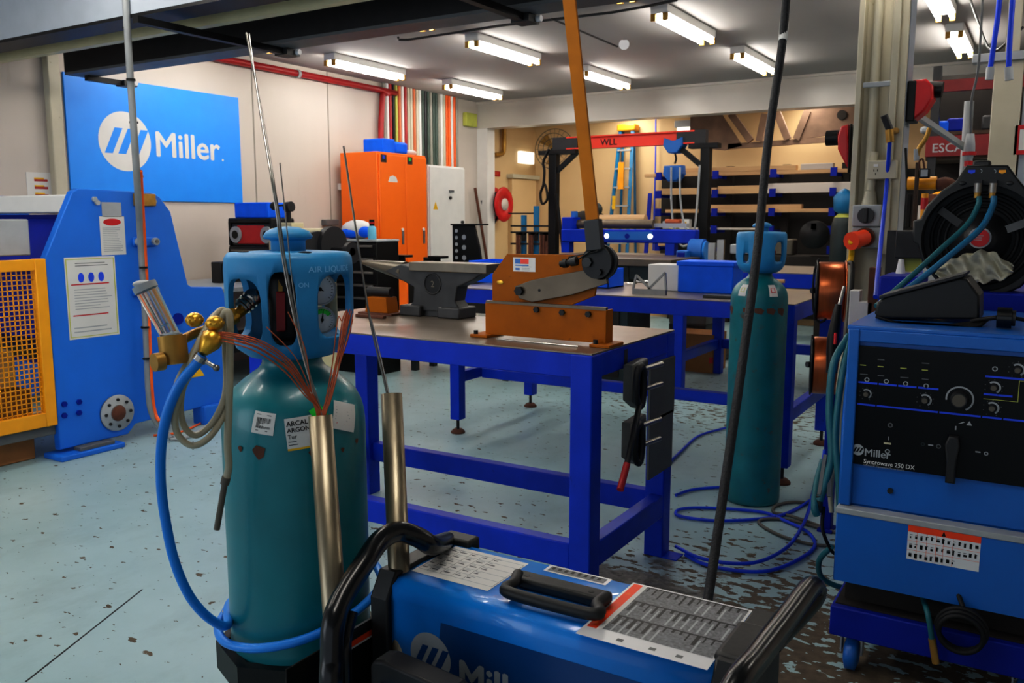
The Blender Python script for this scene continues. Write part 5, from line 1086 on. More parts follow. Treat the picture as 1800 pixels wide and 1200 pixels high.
# ================================================================== COLUMN
cy0 = 5.4
xl, xr = aY(1496,300,cy0).x, aY(1582,300,cy0).x
k = MB().box((xl,cy0,0), (xl+.03,cy0+.25,3.2), 'cream_paint', .003).box((xr-.04,cy0,0), (xr,cy0+.25,3.2), 'cream_paint', .003).box((xl+.03,cy0+.1,0), (xr-.03,cy0+.12,3.2), 'cream_paint').box((xr,cy0+.03,0), (xr+.004,cy0+.24,3.2), 'grey_panel')
struct(k, 'trim_11')
t = thing('conduit_run', 'cream electrical conduits running down the front of the cream column', 'conduit', (xl+.1,cy0,1.0))
for i, (px, z0_) in enumerate(((1534,1.58), (1568,1.9))):
    x = aY(px,200,cy0+.03).x; MB().cyl((x,cy0+.04,z0_), (x,cy0+.04,3.2), .026, 'cream_paint', n=16).build('pipe', t)
x = aY(1590,200,cy0).x; MB().box((xr-.075,cy0-.03,1.3), (xr-.04,cy0+.02,3.2), 'cream_paint', .003).build('trunking', t)
a = aY(1540,148,cy0); MB().box((a.x-.07,cy0-.002,a.z-.015), (a.x+.1,cy0+.01,a.z+.015), 'light_grey', .004).build('saddle', t)
a, b = aY(1526,283,cy0-.02), aY(1576,314,cy0-.02)
t = thing('power_outlet', 'cream double power outlet plate on the column', 'outlet', (a.x,cy0-.02,b.z))
MB().box((a.x,cy0-.04,b.z), (b.x,cy0+.1,a.z), 'cream_paint', .005).build('plate', t)
k = MB(); cx = a.x+(b.x-a.x)*.3; k.box((cx-.012,cy0-.046,a.z-.035), (cx+.012,cy0-.04,a.z-.02), 'white')
for dx, dz in ((-.01,-.055),(.01,-.055),(0,-.075)): k.box((cx+dx-.002,cy0-.042,a.z+dz-.006), (cx+dx+.002,cy0-.0398,a.z+dz+.006), 'black')
k.build('switch', t)
# isolator + orange plug
a, b = aY(1500,360,cy0-.05), aY(1545,436,cy0-.05); zm = aY(1520,398,cy0-.05).z
t = thing('isolator_switch', 'grey isolator switch with round black dial above an orange plug socket', 'switch', (a.x,cy0-.05,b.z))
MB().box((a.x,cy0-.07,zm), (b.x,cy0+.1,a.z), 'light_grey', .008).build('switch_box', t); MB().box((a.x,cy0-.06,b.z), (b.x,cy0+.1,zm-.004), 'light_grey', .008).build('socket_box', t)
c_ = V(((a.x+b.x)/2-.0,cy0-.07,(zm+a.z)/2)); MB().cyl(c_, c_+V((0,-.02,0)), .045, 'charcoal').box(c_+V((-.012,-.035,-.04)), c_+V((.012,-.02,.04)), 'charcoal', .004).build('dial', t)
MB().cyl((c_.x,cy0+.02,a.z), (c_.x,cy0+.02,a.z+.08), .045, 'cream_paint', .03).cyl((c_.x,cy0+.02,a.z+.08), (c_.x+.01,cy0+.03,a.z+.3), .026, 'cream_paint').build('cable_gland', t)
c2 = V((c_.x+.0,cy0-.06,(b.z+zm)/2)); 
MB().cyl(c2, c2+V((0,-.03,0)), .055, 'rust').build('socket_ring', t)
t2 = thing('orange_plug', 'orange round industrial plug with yellow band in the isolator socket', 'plug', c2+V((-.02,-.08,-.02)))
MB().cyl(c2+V((0,-.03,0)), c2+V((-.03,-.10,-.015)), .045, 'caution', n=24).cyl(c2+V((-.03,-.10,-.015)), c2+V((-.05,-.14,-.02)), .052, 'caution', n=12).build('body', t2)
p = aD(1497,446,5.0); MB().tube([c2+V((-.05,-.14,-.02)), p, p+V((-.01,0,-.06))], .016, 'yellow', 8).build('strain_relief', t2)
MB().tube([p+V((-.01,0,-.05)), aD(1499,470,4.9), aD(1494,540,4.8), aD(1490,590,4.7), aD(1470,700,4.6)], .013, 'rubber', 8).build('cord', t2)
# blue air line on column
P_ = [aY(1560,208,cy0-.12), aY(1563,235,cy0-.1), aY(1564,255,cy0-.1)]
t = thing('air_line', 'bright blue straight air hose hanging from a brass valve on the column', 'hose', aD(1538,520,3.8))
MB().cyl(aY(1554,203,cy0-.14), aY(1564,228,cy0-.12), .02, 'charcoal').cyl(aY(1563,228,cy0-.12), aY(1565,250,cy0-.12), .022, 'old_brass').cyl(aY(1575,230,cy0), aY(1563,232,cy0-.12), .018, 'old_brass').build('valve', t)
MB().tube([aY(1564,248,cy0-.12), aD(1558,330,4.9), aD(1548,430,4.4), aD(1539,522,3.9)], .011, 'air_hose', 10).build('hose', t)
# alarm horns
for i, (pts, nz, bk, lab) in enumerate((
    (((1605,140),(1628,138),(1640,150),(1640,172),(1625,195),(1603,212)), ((1630,157),(1657,158)), ((1598,142),(1605,213)), 'red wedge-shaped work light with black nose on right side of the column'),
    (((1490,218),(1478,222),(1472,240),(1472,262),(1482,282),(1492,300)), ((1474,242),(1453,243)), ((1496,217),(1491,305)), 'red wedge-shaped work light with black nose on left side of the column'))):
    yq = cy0+.05; P_ = [aY(x, y, yq) for x, y in pts]
    t = thing('work_light', lab, 'lamp', (P_[0].x,yq,P_[-1].z))
    MB().prism(P_, (0,.16,0), 'red', .012).build('shell', t)
    a, b = aY(*bk[0],yq), aY(*bk[1],yq); MB().box((min(a.x,b.x)-.005,yq-.005,b.z), (max(a.x,b.x)+.005,yq+.165,a.z), 'black', .006).build('back_plate', t)
    a, b = aY(*nz[0],yq+.08), aY(*nz[1],yq+.08); MB().cyl(a, b, .045, 'black').cyl(a-(b-a)*.3, a, .03, 'red').build('nose', t)
# ================================================================== SPOOLS
t = thing('spool_stand', 'dark blue post stand that carries the two copper wire spools', 'stand', (-.86,4.25,0))
sx0 = aY(1455,700,4.25).x
MB().box((sx0,4.22,0), (sx0+.05,4.28,1.2), 'navy', .004).build('post', t); MB().box((sx0-.01,4.2,0), (sx0+.06,4.3,.015), 'navy', .003).build('base_plate', t)
for (pc, lab, nl) in (((1459,511), 'upper copper wire spool hanging beside the cream column', 1), ((1450,642), 'lower copper wire spool with black left flange beside the large welder', 2)):
    q = aY(pc[0], pc[1], 4.15); ax = V((1,.25,0)).normalized(); R_ = .135
    t = thing('wire_spool', lab, 'spool', q-V((0,0,R_)))
    MB().lathe([(.03,-.055),(R_*.97,-.055),(R_*.985,-.05),(R_*.985,.05),(R_*.97,.055),(.03,.055)], q, 'copper', ax, 48).build('copper_wire', t)
    for s in (-1,) if nl == 2 else (-1,1): MB().lathe([(0,0),(R_*1.04,0),(R_*1.04,.006),(0,.006)], q+ax*(s*.06 if s > 0 else -.064), 'black' if s < 0 else 'copper', ax, 40).build('flange', t)
    MB().cyl(q-ax*.08, V((sx0+.03,4.24,q.z)), .014, 'charcoal').build('axle', t)
one(MB().tube([aY(a,b,4.1) for a, b in ((1440,455),(1432,475),(1429,510),(1430,545),(1438,565),(1450,562),(1455,548))], .005, 'black', 6), 'thin_cable', 'thin black cable looped round the upper copper spool', 'cable')
# yellow/white flat boxes behind
for i, (px0, px1, p0_, p1_, m_, lab) in enumerate(((1494,1508,510,580,'paper','white paper roll standing left of the yellow tube'), (1508,1530,530,600,'guard_yellow','yellow tube box standing at the column foot'), (1528,1540,470,560,'rust','rust brown narrow pack leaning on the column'))):
    a, b = aY(px0,p0_,4.7), aY(px1,p1_,4.7); k = MB().box((a.x,4.7,.0), (b.x,4.78,a.z), 'paper' if i < 2 else 'rust', .004)
    if i == 1: k.box((a.x-.001,4.699,.0), (b.x+.001,4.781,a.z-.09), 'guard_yellow', .004)
    one(k, 'rod_tube_box', lab, 'box')
# ================================================================== LARGE WELDER (right)
fy = 2.9; sx, ex = -.515, .07; zt = 1.165
t = thing('tig_welder', 'large blue welder with black control panel on dark blue wheeled base at right', 'welder', ((sx+ex)/2,3.2,.12))
back = 3.62
MB().box((sx,fy+.012,.575), (ex,back,zt-.012), 'panel_blue', .006).build('case', t)
MB().box((sx-.01,fy-.0,zt-.014), (ex+.01,back+.01,zt), 'panel_blue', .004).box((sx,fy-.004,zt-.05), (ex,fy+.02,zt-.012), 'panel_blue', .003).build('lid', t)
MB().box((sx-.004,fy-.01,.575), (sx+.03,fy+.02,zt-.01), 'panel_blue', .004).build('corner_post', t)
pb_ = fy+.002; zT = aY(1490,606,fy).z; zB_ = aY(1493,814,fy).z
MB().box((sx+.028,pb_,zB_), (ex-.0,fy+.02,zT), 'panel_black', .002).build('control_panel', t)
panel = [o for o in bpy.data.objects if o.parent == t and o.name.startswith('control_panel')][-1]
def F(px, py): q = aY(px, py, pb_); return q.x, q.z
k = MB(); d_ = Draw(k, lambda u, v, h: V((u, pb_-.0004-h, v)))
xL = sx+.03
for (xa, xb, zz) in ((xL,-.475+.03,0),):
    pass
z1 = F(1503,670)[1]; z2 = F(1500,708)[1]
xm = F(1651,685)[0]
segs = [xL, xL+(xm-xL)*.26, xL+(xm-xL)*.5, xL+(xm-xL)*.74, xm]
for i in range(4): d_.rect(segs[i]+.002, z1-.004, segs[i+1]-.002, z1+.002, 'dot_blue')
segs = [xL, F(1540,712)[0], F(1650,725)[0], F(1725,735)[0], F(1762,739)[0], ex-.005]
for i in range(5): d_.rect(segs[i]+.002, z2-.004, segs[i+1]-.002, z2+.002, 'dot_blue')
a = F(1732,661); d_.rect(a[0], a[1]-.003, ex-.02, a[1]+.003, 'dot_blue'); a = F(1729,692); d_.rect(a[0], a[1]-.003, a[0]+.075, a[1]+.003, 'dot_blue')
a = F(1729,696); b = F(1772,668); d_.rect(a[0], a[1]-.0085, a[0]+.09, a[1]-.007, 'lime'); d_.rect(a[0]+.088, a[1]-.008, a[0]+.090, b[1], 'lime'); d_.rect(a[0]+.088, b[1], ex-.01, b[1]+.0015, 'lime')
for px, py in ((1524,667),(1558,670),(1592,674),(1628,678),(1749,648),(1560,793)): u, v = F(px, py); d_.arc(u, v, .0045, .0075, 'light_grey')
for px, py, r in ((1523,692,.016),(1626,703,.019),(1789,650,.019),(1747,681,.019),(1744,717,.019)): 
    u, v = F(px, py); d_.arc(u, v, r*.72, r, 'light_grey', math.radians(-60), math.radians(130), .0005)
    for i in range(9): aa = math.radians(-60+37*i); d_.rect(u+1.25*r*math.cos(aa)-.0012, v+1.25*r*math.sin(aa)-.0012, u+1.25*r*math.cos(aa)+.0012, v+1.25*r*math.sin(aa)+.0012, 'mid_grey')
u, v = F(1687,701); d_.arc(u, v, .034, .039, 'light_grey', math.radians(-60), math.radians(190), .0005, 40)
for px in (1519,1550,1590,1628):
    for py in (628, 640, 656): 
        if random.random() < .85: u, v = F(px, py+ (px-1500)*.08); d_.lines(u-.012, v-.003, u+.012, v+.003, 1, 'mid_grey' if py != 640 else 'lime', .5)
c_ = F(1508,790); logo(d_, c_[0], c_[1], .0185, 'light_grey', 'panel_black', .0005)
c_ = F(1519,798); d_.text('Miller', c_[0], c_[1]-.004, .034, 'light_grey', .02)
c_ = F(1518,813); d_.text('Syncrowave 250 DX', c_[0], c_[1]+.0, .020, 'white', .01, sx=.9); d_.text('CC-AC/DC Squarewave Power Source', c_[0], c_[1]-.009, .009, 'light_grey', .0, sx=.85)
u, v = F(1565,747); d_.arc(u, v, .004, .008, 'mid_grey'); u, v = F(1560,779); d_.rect(u-.011, v-.003, u+.011, v+.003, 'beige_machine'); u, v = F(1562,770); d_.rect(u-.001, v-.006, u+.001, v+.006, 'light_grey')
u, v = F(1636,782); d_.rect(u-.007, v-.002, u+.007, v+.002, 'light_grey'); d_.arc(u+.022, v-.001, .004, .007, 'mid_grey'); d_.arc(u-.022, v, .003, .006, 'cabinet_green')
u, v = F(1719,794); d_.rect(u-.007, v-.002, u+.007, v+.002, 'light_grey'); d_.arc(u+.022, v-.002, .003, .006, 'light_grey')
u, v = F(1692,744); d_.poly([(u-.012,v-.002),(u+.002,v+.006),(u+.006,v+.004),(u-.002,v)], 'light_grey'); d_.poly([(u+.01,v-.004),(u+.026,v-.004),(u+.018,v+.01)], 'light_grey'); u, v = F(1680,752); d_.rect(u-.002, v-.006, u+.002, v+.006, 'light_grey')
k.build('panel_print', panel)
for px, py, r, dp in ((1523,692,.010,.014),(1626,703,.011,.014),(1789,650,.011,.014),(1747,681,.011,.014),(1744,717,.011,.014),(1687,701,.026,.03)):
    u, v = F(px, py); MB().cyl((u,pb_,v), (u,pb_-dp,v), r, 'charcoal', r2=r*.82, n=24).cyl((u,pb_-dp,v), (u,pb_-dp-.001,v), r*.7, 'grey_mesh', n=24).build('dial_knob', panel)
u, v = F(1676,780); MB().prism([V((u-.022,pb_,v+.0)), V((u-.012,pb_,v+.028)), V((u+.014,pb_,v+.028)), V((u+.02,pb_,v)), V((u+.013,pb_,v-.05)), V((u+.013,pb_,v-.118)), V((u-.014,pb_,v-.118)), V((u-.014,pb_,v-.05))], (0,-.03,0), 'charcoal', .005).build('polarity_lever', panel)
u, v = aY(1565,862,fy+.01).x, aY(1565,862,fy+.01).z; MB().cyl((u,fy+.012,v), (u,fy+.002,v), .009, 'charcoal', n=8).build('screw', t)
# lower cooler box
t2 = thing('coolant_tank', 'blue lower front box with orange warning label under the large welder', 'tank', ((sx+ex)/2,3.2,.32))
z1, z0_ = .575, .325
fy2 = fy-.035
MB().prism([V((sx-.006,fy2,z0_)), V((sx-.006,fy2,z1-.02)), V((sx-.006,fy+.02,z1)), V((sx-.006,back-.1,z1)), V((sx-.006,back-.1,z0_))], (ex-sx+.01,0,0), 'panel_blue', .004).build('case', t2)
MB().box((sx-.008,fy2-.003,z1-.022), (ex+.004,fy+.015,z1-.002), 'light_grey', .003).build('top_trim', t2)
qa, qb = aY(1597,921,fy2), aY(1726,1010,fy2)
k = MB(); w, h = aY(1725,945,fy2).x-qa.x, .112; zq = qa.z-h
d_ = Draw(k, lambda u, v, l: V((qa.x+u*w, fy2-.0008-l, zq+v*h))); d_.rect(0,0,1,1,'white_gloss',0); d_.rect(0,.8,1,1,'caution',.0004); d_.poly([(.47,.82),(.53,.82),(.5,.97)],'black',.0007)
for v in (.54,.27): d_.rect(0,v,1,v+.008,'orange',.0004)
for u in (.13,.27,.4,.5,.63): d_.rect(u,.02,u+.005,.8,'orange',.0004)
for r_ in range(3):
    for c_ in range(13):
        if r_ == 0 and c_ > 8: continue
        u = .03+c_*.075; v = .05+r_*.27; d_.rect(u, v+random.uniform(0,.05), u+random.uniform(.02,.05), v+random.uniform(.08,.16), 'black', .0006); d_.rect(u, v+.12, u+.04, v+.14, 'mid_grey', .0006)
k.build('warning_label', t2)
# base cart of big welder
t3 = thing('machine_trolley', 'dark blue wheeled base frame under the large welder', 'trolley', ((sx+ex)/2,3.2,0))
MB().box((sx-.01,fy-.03,.13), (ex+.03,fy+.0,.232), 'navy', .005).box((sx-.01,back-.1,.13), (ex+.03,back-.06,.232), 'navy', .005).box((sx-.01,fy,.13), (sx+.03,back-.1,.232), 'navy', .005).box((ex-.01,fy,.13), (ex+.03,back-.1,.232), 'navy', .005).build('frame', t3)
MB().box((sx,fy,.225), (ex+.02,back-.08,.235), 'rack_dark').box((sx+.02,fy+.05,.235), (ex,back-.12,.325), 'rack_dark').build('deck', t3)
for x in (sx+.055, ex-.03):
    for y in (fy+.03, back-.14):
        w_ = MB().lathe([(0,-.022),(.035,-.022),(.055,-.015),(.055,.015),(.035,.022),(0,.022)], (x,y,.056), 'panel_blue', (1,0,0), 28).build('wheel', t3)
        MB().box((x-.035,y-.02,.06), (x-.03,y+.02,.13), 'light_grey').box((x+.03,y-.02,.06), (x+.035,y+.02,.13), 'light_grey').box((x-.035,y-.03,.12), (x+.035,y+.03,.13), 'light_grey').build('caster_fork', w_)
# hoses under the machine
c_ = aY(1690,1105,fy-.06)
k = MB()
for i in range(3): k.ring(c_+V((0,-.012*i,-.004*i)), .068-.004*i, .0075, 'rubber', (0,1,.1), 36, 8)
k.tube([c_+V((0,0,.07)), c_+V((-.02,.04,.1)), c_+V((-.03,.1,.12))], .0075, 'rubber', 8)
one(k, 'cable_coil', 'small coil of black cable hanging below the orange warning label', 'cable')
t = thing('drain_hose', 'short teal hose with brass end hanging below the large welder', 'hose', aY(1643,1165,fy-.05))
MB().tube([aY(1622,1050,fy+.04), aY(1630,1075,fy-.04), aY(1635,1100,fy-.05), aY(1638,1122,fy-.05)], .009, 'hose_teal', 8).build('hose', t); MB().cyl(aY(1638,1122,fy-.05), aY(1645,1165,fy-.05), .011, 'old_brass').build('brass_end', t)
# torch hoses left of the welder
def tb(P_, r, m_, nm_, lab): one(MB().tube([aD(*p) for p in P_], r, m_, 10, sm=5), nm_, lab, 'hose')
tb([(1492,590,3.1),(1465,640,3.05),(1458,720,3.02),(1462,800,3.0),(1450,850,3.0),(1440,880,3.0)], .013, 'hose_teal', 'torch_hose', 'leftmost teal torch hose draped beside the large welder')
tb([(1494,600,3.08),(1480,660,3.03),(1468,760,3.0),(1474,840,2.98),(1480,960,3.0),(1487,1010,3.05)], .012, 'hose_teal', 'torch_hose', 'middle teal torch hose hanging along the welder corner')
tb([(1496,640,3.02),(1487,720,2.98),(1482,820,2.96),(1478,940,2.97),(1484,1000,3.0)], .011, 'panel_blue', 'torch_hose', 'mid blue hose hanging against the welder corner')
tb([(1488,590,3.12),(1474,680,3.1),(1470,780,3.1),(1460,860,3.1),(1462,900,3.1)], .009, 'hose_beige', 'torch_hose', 'beige hose hanging between the teal ones')
tb([(1447,810,3.1),(1436,850,3.05),(1432,890,3.0),(1436,905,3.0)], .013, 'hose_teal', 'torch_hose', 'short dark teal hose end beside the blue floor hose')
tb([(1462,960,3.0),(1440,985,3.05),(1445,1015,3.1),(1480,1032,3.12),(1530,1036,3.15)], .010, 'hose_teal', 'torch_hose', 'teal hose curving on the floor under the large welder')
tb([(1448,890,3.02),(1446,930,3.0),(1460,965,3.0),(1470,975,3.0)], .006, 'black', 'torch_hose', 'thin black cable looped beside the welder corner')
tb([(1470,800,3.2),(1455,850,3.15),(1446,835,3.1),(1450,790,3.1)], .007, 'air_hose', 'torch_hose', 'blue hose end rising beside the teal torch hoses')
k = MB(); P_ = [aD(*p) for p in ((1441,870,3.0),(1445,840,3.02),(1452,800,3.03))]; k.bar(P_[0], P_[2], .012, .03, 'mid_grey').bar(P_[0]+V((.03,0,0)), P_[1]+V((.02,0,.02)), .012, .02, 'mid_grey').cyl(P_[0]+V((0,0,-.06)), P_[0], .012, 'charcoal')
one(k, 'earth_clamp', 'grey metal earth clamp hanging among the teal hoses', 'clamp')
t = thing('tig_torch', 'black torch with silver neck hooked between the two copper spools', 'torch', aD(1467,650,3.2))
MB().tube([aD(1462,655,3.2), aD(1464,600,3.2), aD(1470,560,3.2), aD(1474,535,3.2)], .019, 'black', 10, rr=[.02,.022,.018,.012]).build('grip', t)
MB().tube([aD(1474,540,3.2), aD(1481,515,3.2), aD(1484,503,3.2)], .007, 'bright_steel', 8).build('neck', t); MB().cyl(aD(1468,605,3.17), aD(1469,585,3.17), .006, 'red').build('trigger', t)
# foot pedal
fz = zt+.003
def Pd(px, py, y=3.12): return aY(px, py, y)
t = thing('foot_pedal', 'black wedge-shaped foot pedal resting on top of the large welder', 'pedal', (Pd(1630,560).x,3.15,zt))
sh = [(1537,551),(1542,530),(1560,520),(1687,488),(1700,490),(1722,520),(1722,562),(1545,560)]
sh = [V((Pd(*p).x, 3.12, max(Pd(*p).z, zt+.002))) for p in sh]
MB().prism(sh, (0,.2,0), 'black_plastic', .008).build('body', t)
a, b = Pd(1545,526,3.11), Pd(1694,487,3.11); MB().prism([a, b, b+V((.004,0,.012)), a+V((0,0,.012))], (0,.22,0), 'charcoal', .003).build('tread', t)
k = MB()
for i in range(5):
    k.tube([Pd(1540+6*i,556+2*i,3.10-.012*i), Pd(1590,572+2*i,3.09-.012*i), Pd(1650,574+1.5*i,3.09-.012*i), Pd(1715,566+2*i,3.10-.012*i), Pd(1735,562,3.12-.01*i)], .006, 'rubber', 8)
q = [Vv for Vv in []]
for v in k.bm.verts: v.co.z = max(v.co.z, zt+.001)
one(k, 'pedal_cable', 'bundle of black cable lying in front of the foot pedal', 'cable')
q = Pd(1765,566,3.05); q.z = zt+.034
one(MB().cyl(q+V((-.02,0,0)), q+V((.02,0,0)), .032, 'black_gloss', n=20).cyl(q+V((.02,0,0)), q+V((.03,0,0)), .024, 'charcoal', n=16).tube([q+V((-.02,0,0)), q+V((-.06,.02,-.01)), q+V((-.09,.04,-.02))], .007, 'rubber', 8).tube([q+V((.03,0,0)), q+V((.06,0.01,-.005)), q+V((.1,.03,-.02))], .006, 'rubber', 8), 'cable_plug', 'round black cable plug on top of the large welder right of the pedal', 'plug')
# ================================================================== REEL UNIT behind on top of a stand
ry = 3.78
t0 = thing('machine_cabinet', 'dark blue cabinet behind the large welder carrying the black hose reel', 'cabinet', (-.1,4.0,0))
MB().box((-.52,ry-.05,0), (.5,4.5,zt-.02), 'navy', .008).build('carcass', t0)
a = aY(1728,520,ry-.1); MB().box((-.30,ry-.08,zt-.02), (.5,4.45,zt+.06), 'navy', .006).build('top', t0)
a, b = aY(1545,480,ry), aY(1605,524,ry)
one(MB().box((a.x,ry,zt-.02), (b.x+.02,ry+.3,a.z-.01), 'navy', .01), 'blue_case', 'dark blue box beside the black reel at its lower left', 'box')
c_ = aY(1718,418,ry); c_.z += 0
t = thing('hose_reel_unit', 'large black round feeder housing with two teal hoses behind the foot pedal', 'machine', (c_.x,ry,zt+.06))
out = [(1605,388),(1618,384),(1628,362),(1655,335),(1680,318),(1700,290),(1772,290),(1795,320),(1815,345),(1835,385),(1838,430),(1822,475),(1795,505),(1755,522),(1700,524),(1655,505),(1622,465),(1612,430),(1603,425)]
k = MB().prism([aY(x,y,ry) for x,y in out], (0,.12,0), 'black_plastic', .008).box((aY(1725,285,ry).x-.03,ry+.03,aY(1725,289,ry).z-.01), (aY(1725,285,ry).x+.03,ry+.09,aY(1725,281,ry).z), 'charcoal', .008)
hs = k.build('housing', t); hs.parent = None; hs.location = t.location
n_ = 40; cc = aY(1722,420,ry); cut(hs, [MB().cyl((cc.x,ry-.05,cc.z), (cc.x,ry+.10,cc.z), .205, 'black', n=48)]); hs.location = (0,0,0); hs.parent = t
MB().lathe([(.1,0),(.105,-.05),(.06,-.07),(.055,-.09),(0,-.09)], (cc.x,ry+.1,cc.z), 'charcoal', (0,1,0), 32).build('hub', t)
k = MB()
for i in range(3): a = 2*PI*i/3+.4; k.bar((cc.x,ry+.05,cc.z), (cc.x+.19*math.cos(a),ry+.06,cc.z+.19*math.sin(a)), .03, .02, 'mid_grey' if i == 0 else 'charcoal', up=(0,1,0), bev=.004)
for r in (.125,.15,.175): k.ring((cc.x,ry+.07,cc.z), r, .008, 'rubber', (0,1,0), 36, 6)
k.build('spokes', t)
q = aY(1722,418,ry); k = MB().cyl((q.x,ry-.0,q.z), (q.x,ry+.04,q.z), .04, 'light_grey', n=28).cyl((q.x,ry-.003,q.z), (q.x,ry,q.z), .034, 'red', n=28); d_ = Draw(k, lambda u, v, h: V((q.x+u, ry-.0035-h, q.z+v))); d_.lines(-.02,-.012,.022,.012,3,'light_grey',.3); k.build('red_badge', t)
k = MB(); q = aY(1706,450,ry); k.box((q.x-.02,ry+.02,q.z-.01), (q.x+.02,ry+.03,q.z+.01), 'beige_machine', .002); k.build('rating_plate', t)
for px, m_ in ((1708,'dot_blue'), (1762,'guard_yellow')): 
    q = aY(px, 301, ry); k = MB(); d_ = Draw(k, lambda u, v, h: V((q.x+u, ry-.0008-h, q.z+v))); d_.poly([(-.012,-.004),(0,-.009),(.012,-.004),(.012,.005),(-.012,.005)], m_); s_ = 1 if px < 1720 else -1; d_.arc(s_*.028, 0, .006, .008, 'light_grey', -1, 1.6); k.build('port_mark', t)
for px in (1692,1775): q = aY(px, 322, ry); MB().ball((q.x,ry-.002,q.z), .013, 'charcoal', (1,.4,.6)).build('latch', t)
for px in (1720,1746):
    q = aY(px, 322, ry-.02); kk = MB().cyl((q.x,ry-.03,q.z+.0), (q.x,ry-.03,q.z-.035), .014, 'steel', n=16).cyl((q.x,ry-.03,q.z-.035), (q.x,ry-.03,q.z-.055), .0115, 'old_brass', n=12).box((q.x-.012,ry-.03,q.z-.01), (q.x+.012,ry,q.z+.012), 'charcoal').build('hose_coupling', t)
P_ = [(1721,345,3.745),(1719,362,3.74),(1700,395,3.70),(1660,432,3.64),(1610,478,3.57),(1560,522,3.5),(1540,538,3.45)]
P2 = [(1747,345,3.745),(1745,362,3.735),(1725,400,3.68),(1680,440,3.6),(1625,485,3.53),(1575,522,3.46),(1553,538,3.4)]
one(MB().tube([aY(*p) for p in P_], .0105, 'hose_teal', 10, sm=5), 'coolant_hose', 'dark teal hose from the left coupling of the black reel unit', 'hose')
one(MB().tube([aY(*p) for p in P2], .0115, 'hose_sea', 10, sm=5), 'coolant_hose', 'brighter blue teal hose from the right coupling of the black reel unit', 'hose')
# rag
k = MB(); q = aY(1712,478,ry-.01); rnd = random.Random(3); nx, nz_ = 14, 9
vs = []
for j in range(nz_+1):
    for i in range(nx+1):
        u = i/nx-.5; v = j/nz_-.5; e = max(0, 1-(abs(u)*2)**2*.8)
        vs.append(V((q.x+u*.26, ry-.02+.03*math.sin(u*23+v*9)+.015*rnd.random()-.01, q.z+v*.13*e+.012*math.sin(u*31)+.008*rnd.random()+(.02 if u>0 else 0)*e)))
k.faces(vs, [(j*(nx+1)+i, j*(nx+1)+i+1, (j+1)*(nx+1)+i+1, (j+1)*(nx+1)+i) for j in range(nz_) for i in range(nx)], 'rag', True)
o = one(k, 'cloth_rag', 'crumpled off-white rag stuffed in the lower rim of the black reel unit', 'rag'); md = o.modifiers.new('d','SUBSURF'); md.levels = md.render_levels = 2; md = o.modifiers.new('s','SOLIDIFY'); md.thickness = .004
# ================================================================== RIGHT BACKGROUND
# storage shelf far right with red beams
t = thing('pallet_shelf', 'dark storage shelf with red beams and lettering behind the column, right', 'shelf', (-.3,8.8,0))
MB().box((-1.0,9.4,1.5), (1.4,9.45,2.85), 'rack_dark').build('back_panel', t)
z_ = aY(1640,258,8.8).z; k = MB().box((-1.0,8.75,z_-.09), (1.4,8.8,z_+.09), 'dull_red').build('shelf_beam', t)
q = MB(); a = aY(1638,258,8.75); Draw(q, lambda u, v, h: V((a.x+u, 8.748-h, a.z-.05+v))).text('ESCAM', 0,0,.11,'light_grey',.01); q.build('lettering', k)
k = MB().box((-1.0,8.75,2.62), (1.4,8.8,2.72), 'dull_red').build('shelf_beam', t)
MB().box((-1.0,8.8,z_-.12), (1.4,9.4,z_-.08), 'dark_wood').box((-1.0,8.8,z_+.1), (1.4,9.4,z_+.13), 'dark_wood').build('deck', t)
for x in (-.98, 1.3): MB().box((x,8.78,0), (x+.07,8.85,2.85), 'charcoal').build('upright', t)
for i, (px, m_, w_, h_, lab) in enumerate(((1655,'bin_blue',.14,.1,'blue box on the shelf above the red lettered beam'), (1680,'navy',.16,.12,'dark blue box on the shelf right of the bright blue one'), (1735,'charcoal',.1,.13,'dark round tool on the shelf beside the cream frame'), (1625,'light_grey',.08,.06,'small grey fitting at the left end of the lettered shelf'))):
    a = aY(px, 235, 8.85); one(MB().box((a.x-w_/2,8.85,z_+.13), (a.x+w_/2,9.0,z_+.13+h_), m_, .02), 'storage_box', lab, 'box')
a = aY(1675,290,8.5); 
one(MB().box((-1.0,8.5,1.3), (.1,8.54,1.62), 'cream').box((-1.0,8.48,0), (.1,8.6,1.3), 'light_grey').box((-.9,8.49,1.62), (.1,8.54,1.65), 'rust'), 'notice_board', 'pale board behind the yellow drill below the dark shelf', 'board')
a = aY(1665,262,8.3); one(MB().ball((a.x,8.6,1.7), .1, 'guard_yellow', (1.4,.6,.5)).box((a.x-.2,8.55,1.65), (a.x-.05,8.65,1.72), 'rust', .01), 'yellow_glove', 'orange and yellow gloves lying on the pale board ledge', 'gloves')
# cream frame post far right
a, b = aY(1745,160,6.0), aY(1790,160,6.0)
struct(MB().box((a.x,6.0,0), (a.x+.15,6.06,2.42), 'cream_paint', .004).box((a.x+.16,6.02,0), (a.x+.9,6.06,2.42), 'grey_panel', .003).box((a.x-.12,5.98,2.42), (a.x+.9,6.08,2.47), 'light_grey', .004).box((a.x+.05,5.98,2.47), (a.x+.12,6.08,3.2), 'cream_paint'), 'trim_12')
a = aY(1785,220,5.99); k = MB().box((a.x,6.0,a.z-.17), (a.x+.4,6.018,a.z), 'red'); Draw(k, lambda u, v, h: V((a.x+u, 5.999-h, a.z-.17+v))).rect(.025,.025,.375,.145,'paper'); one(k, 'red_sign', 'white sign with red border at the right edge on the grey panel', 'sign')
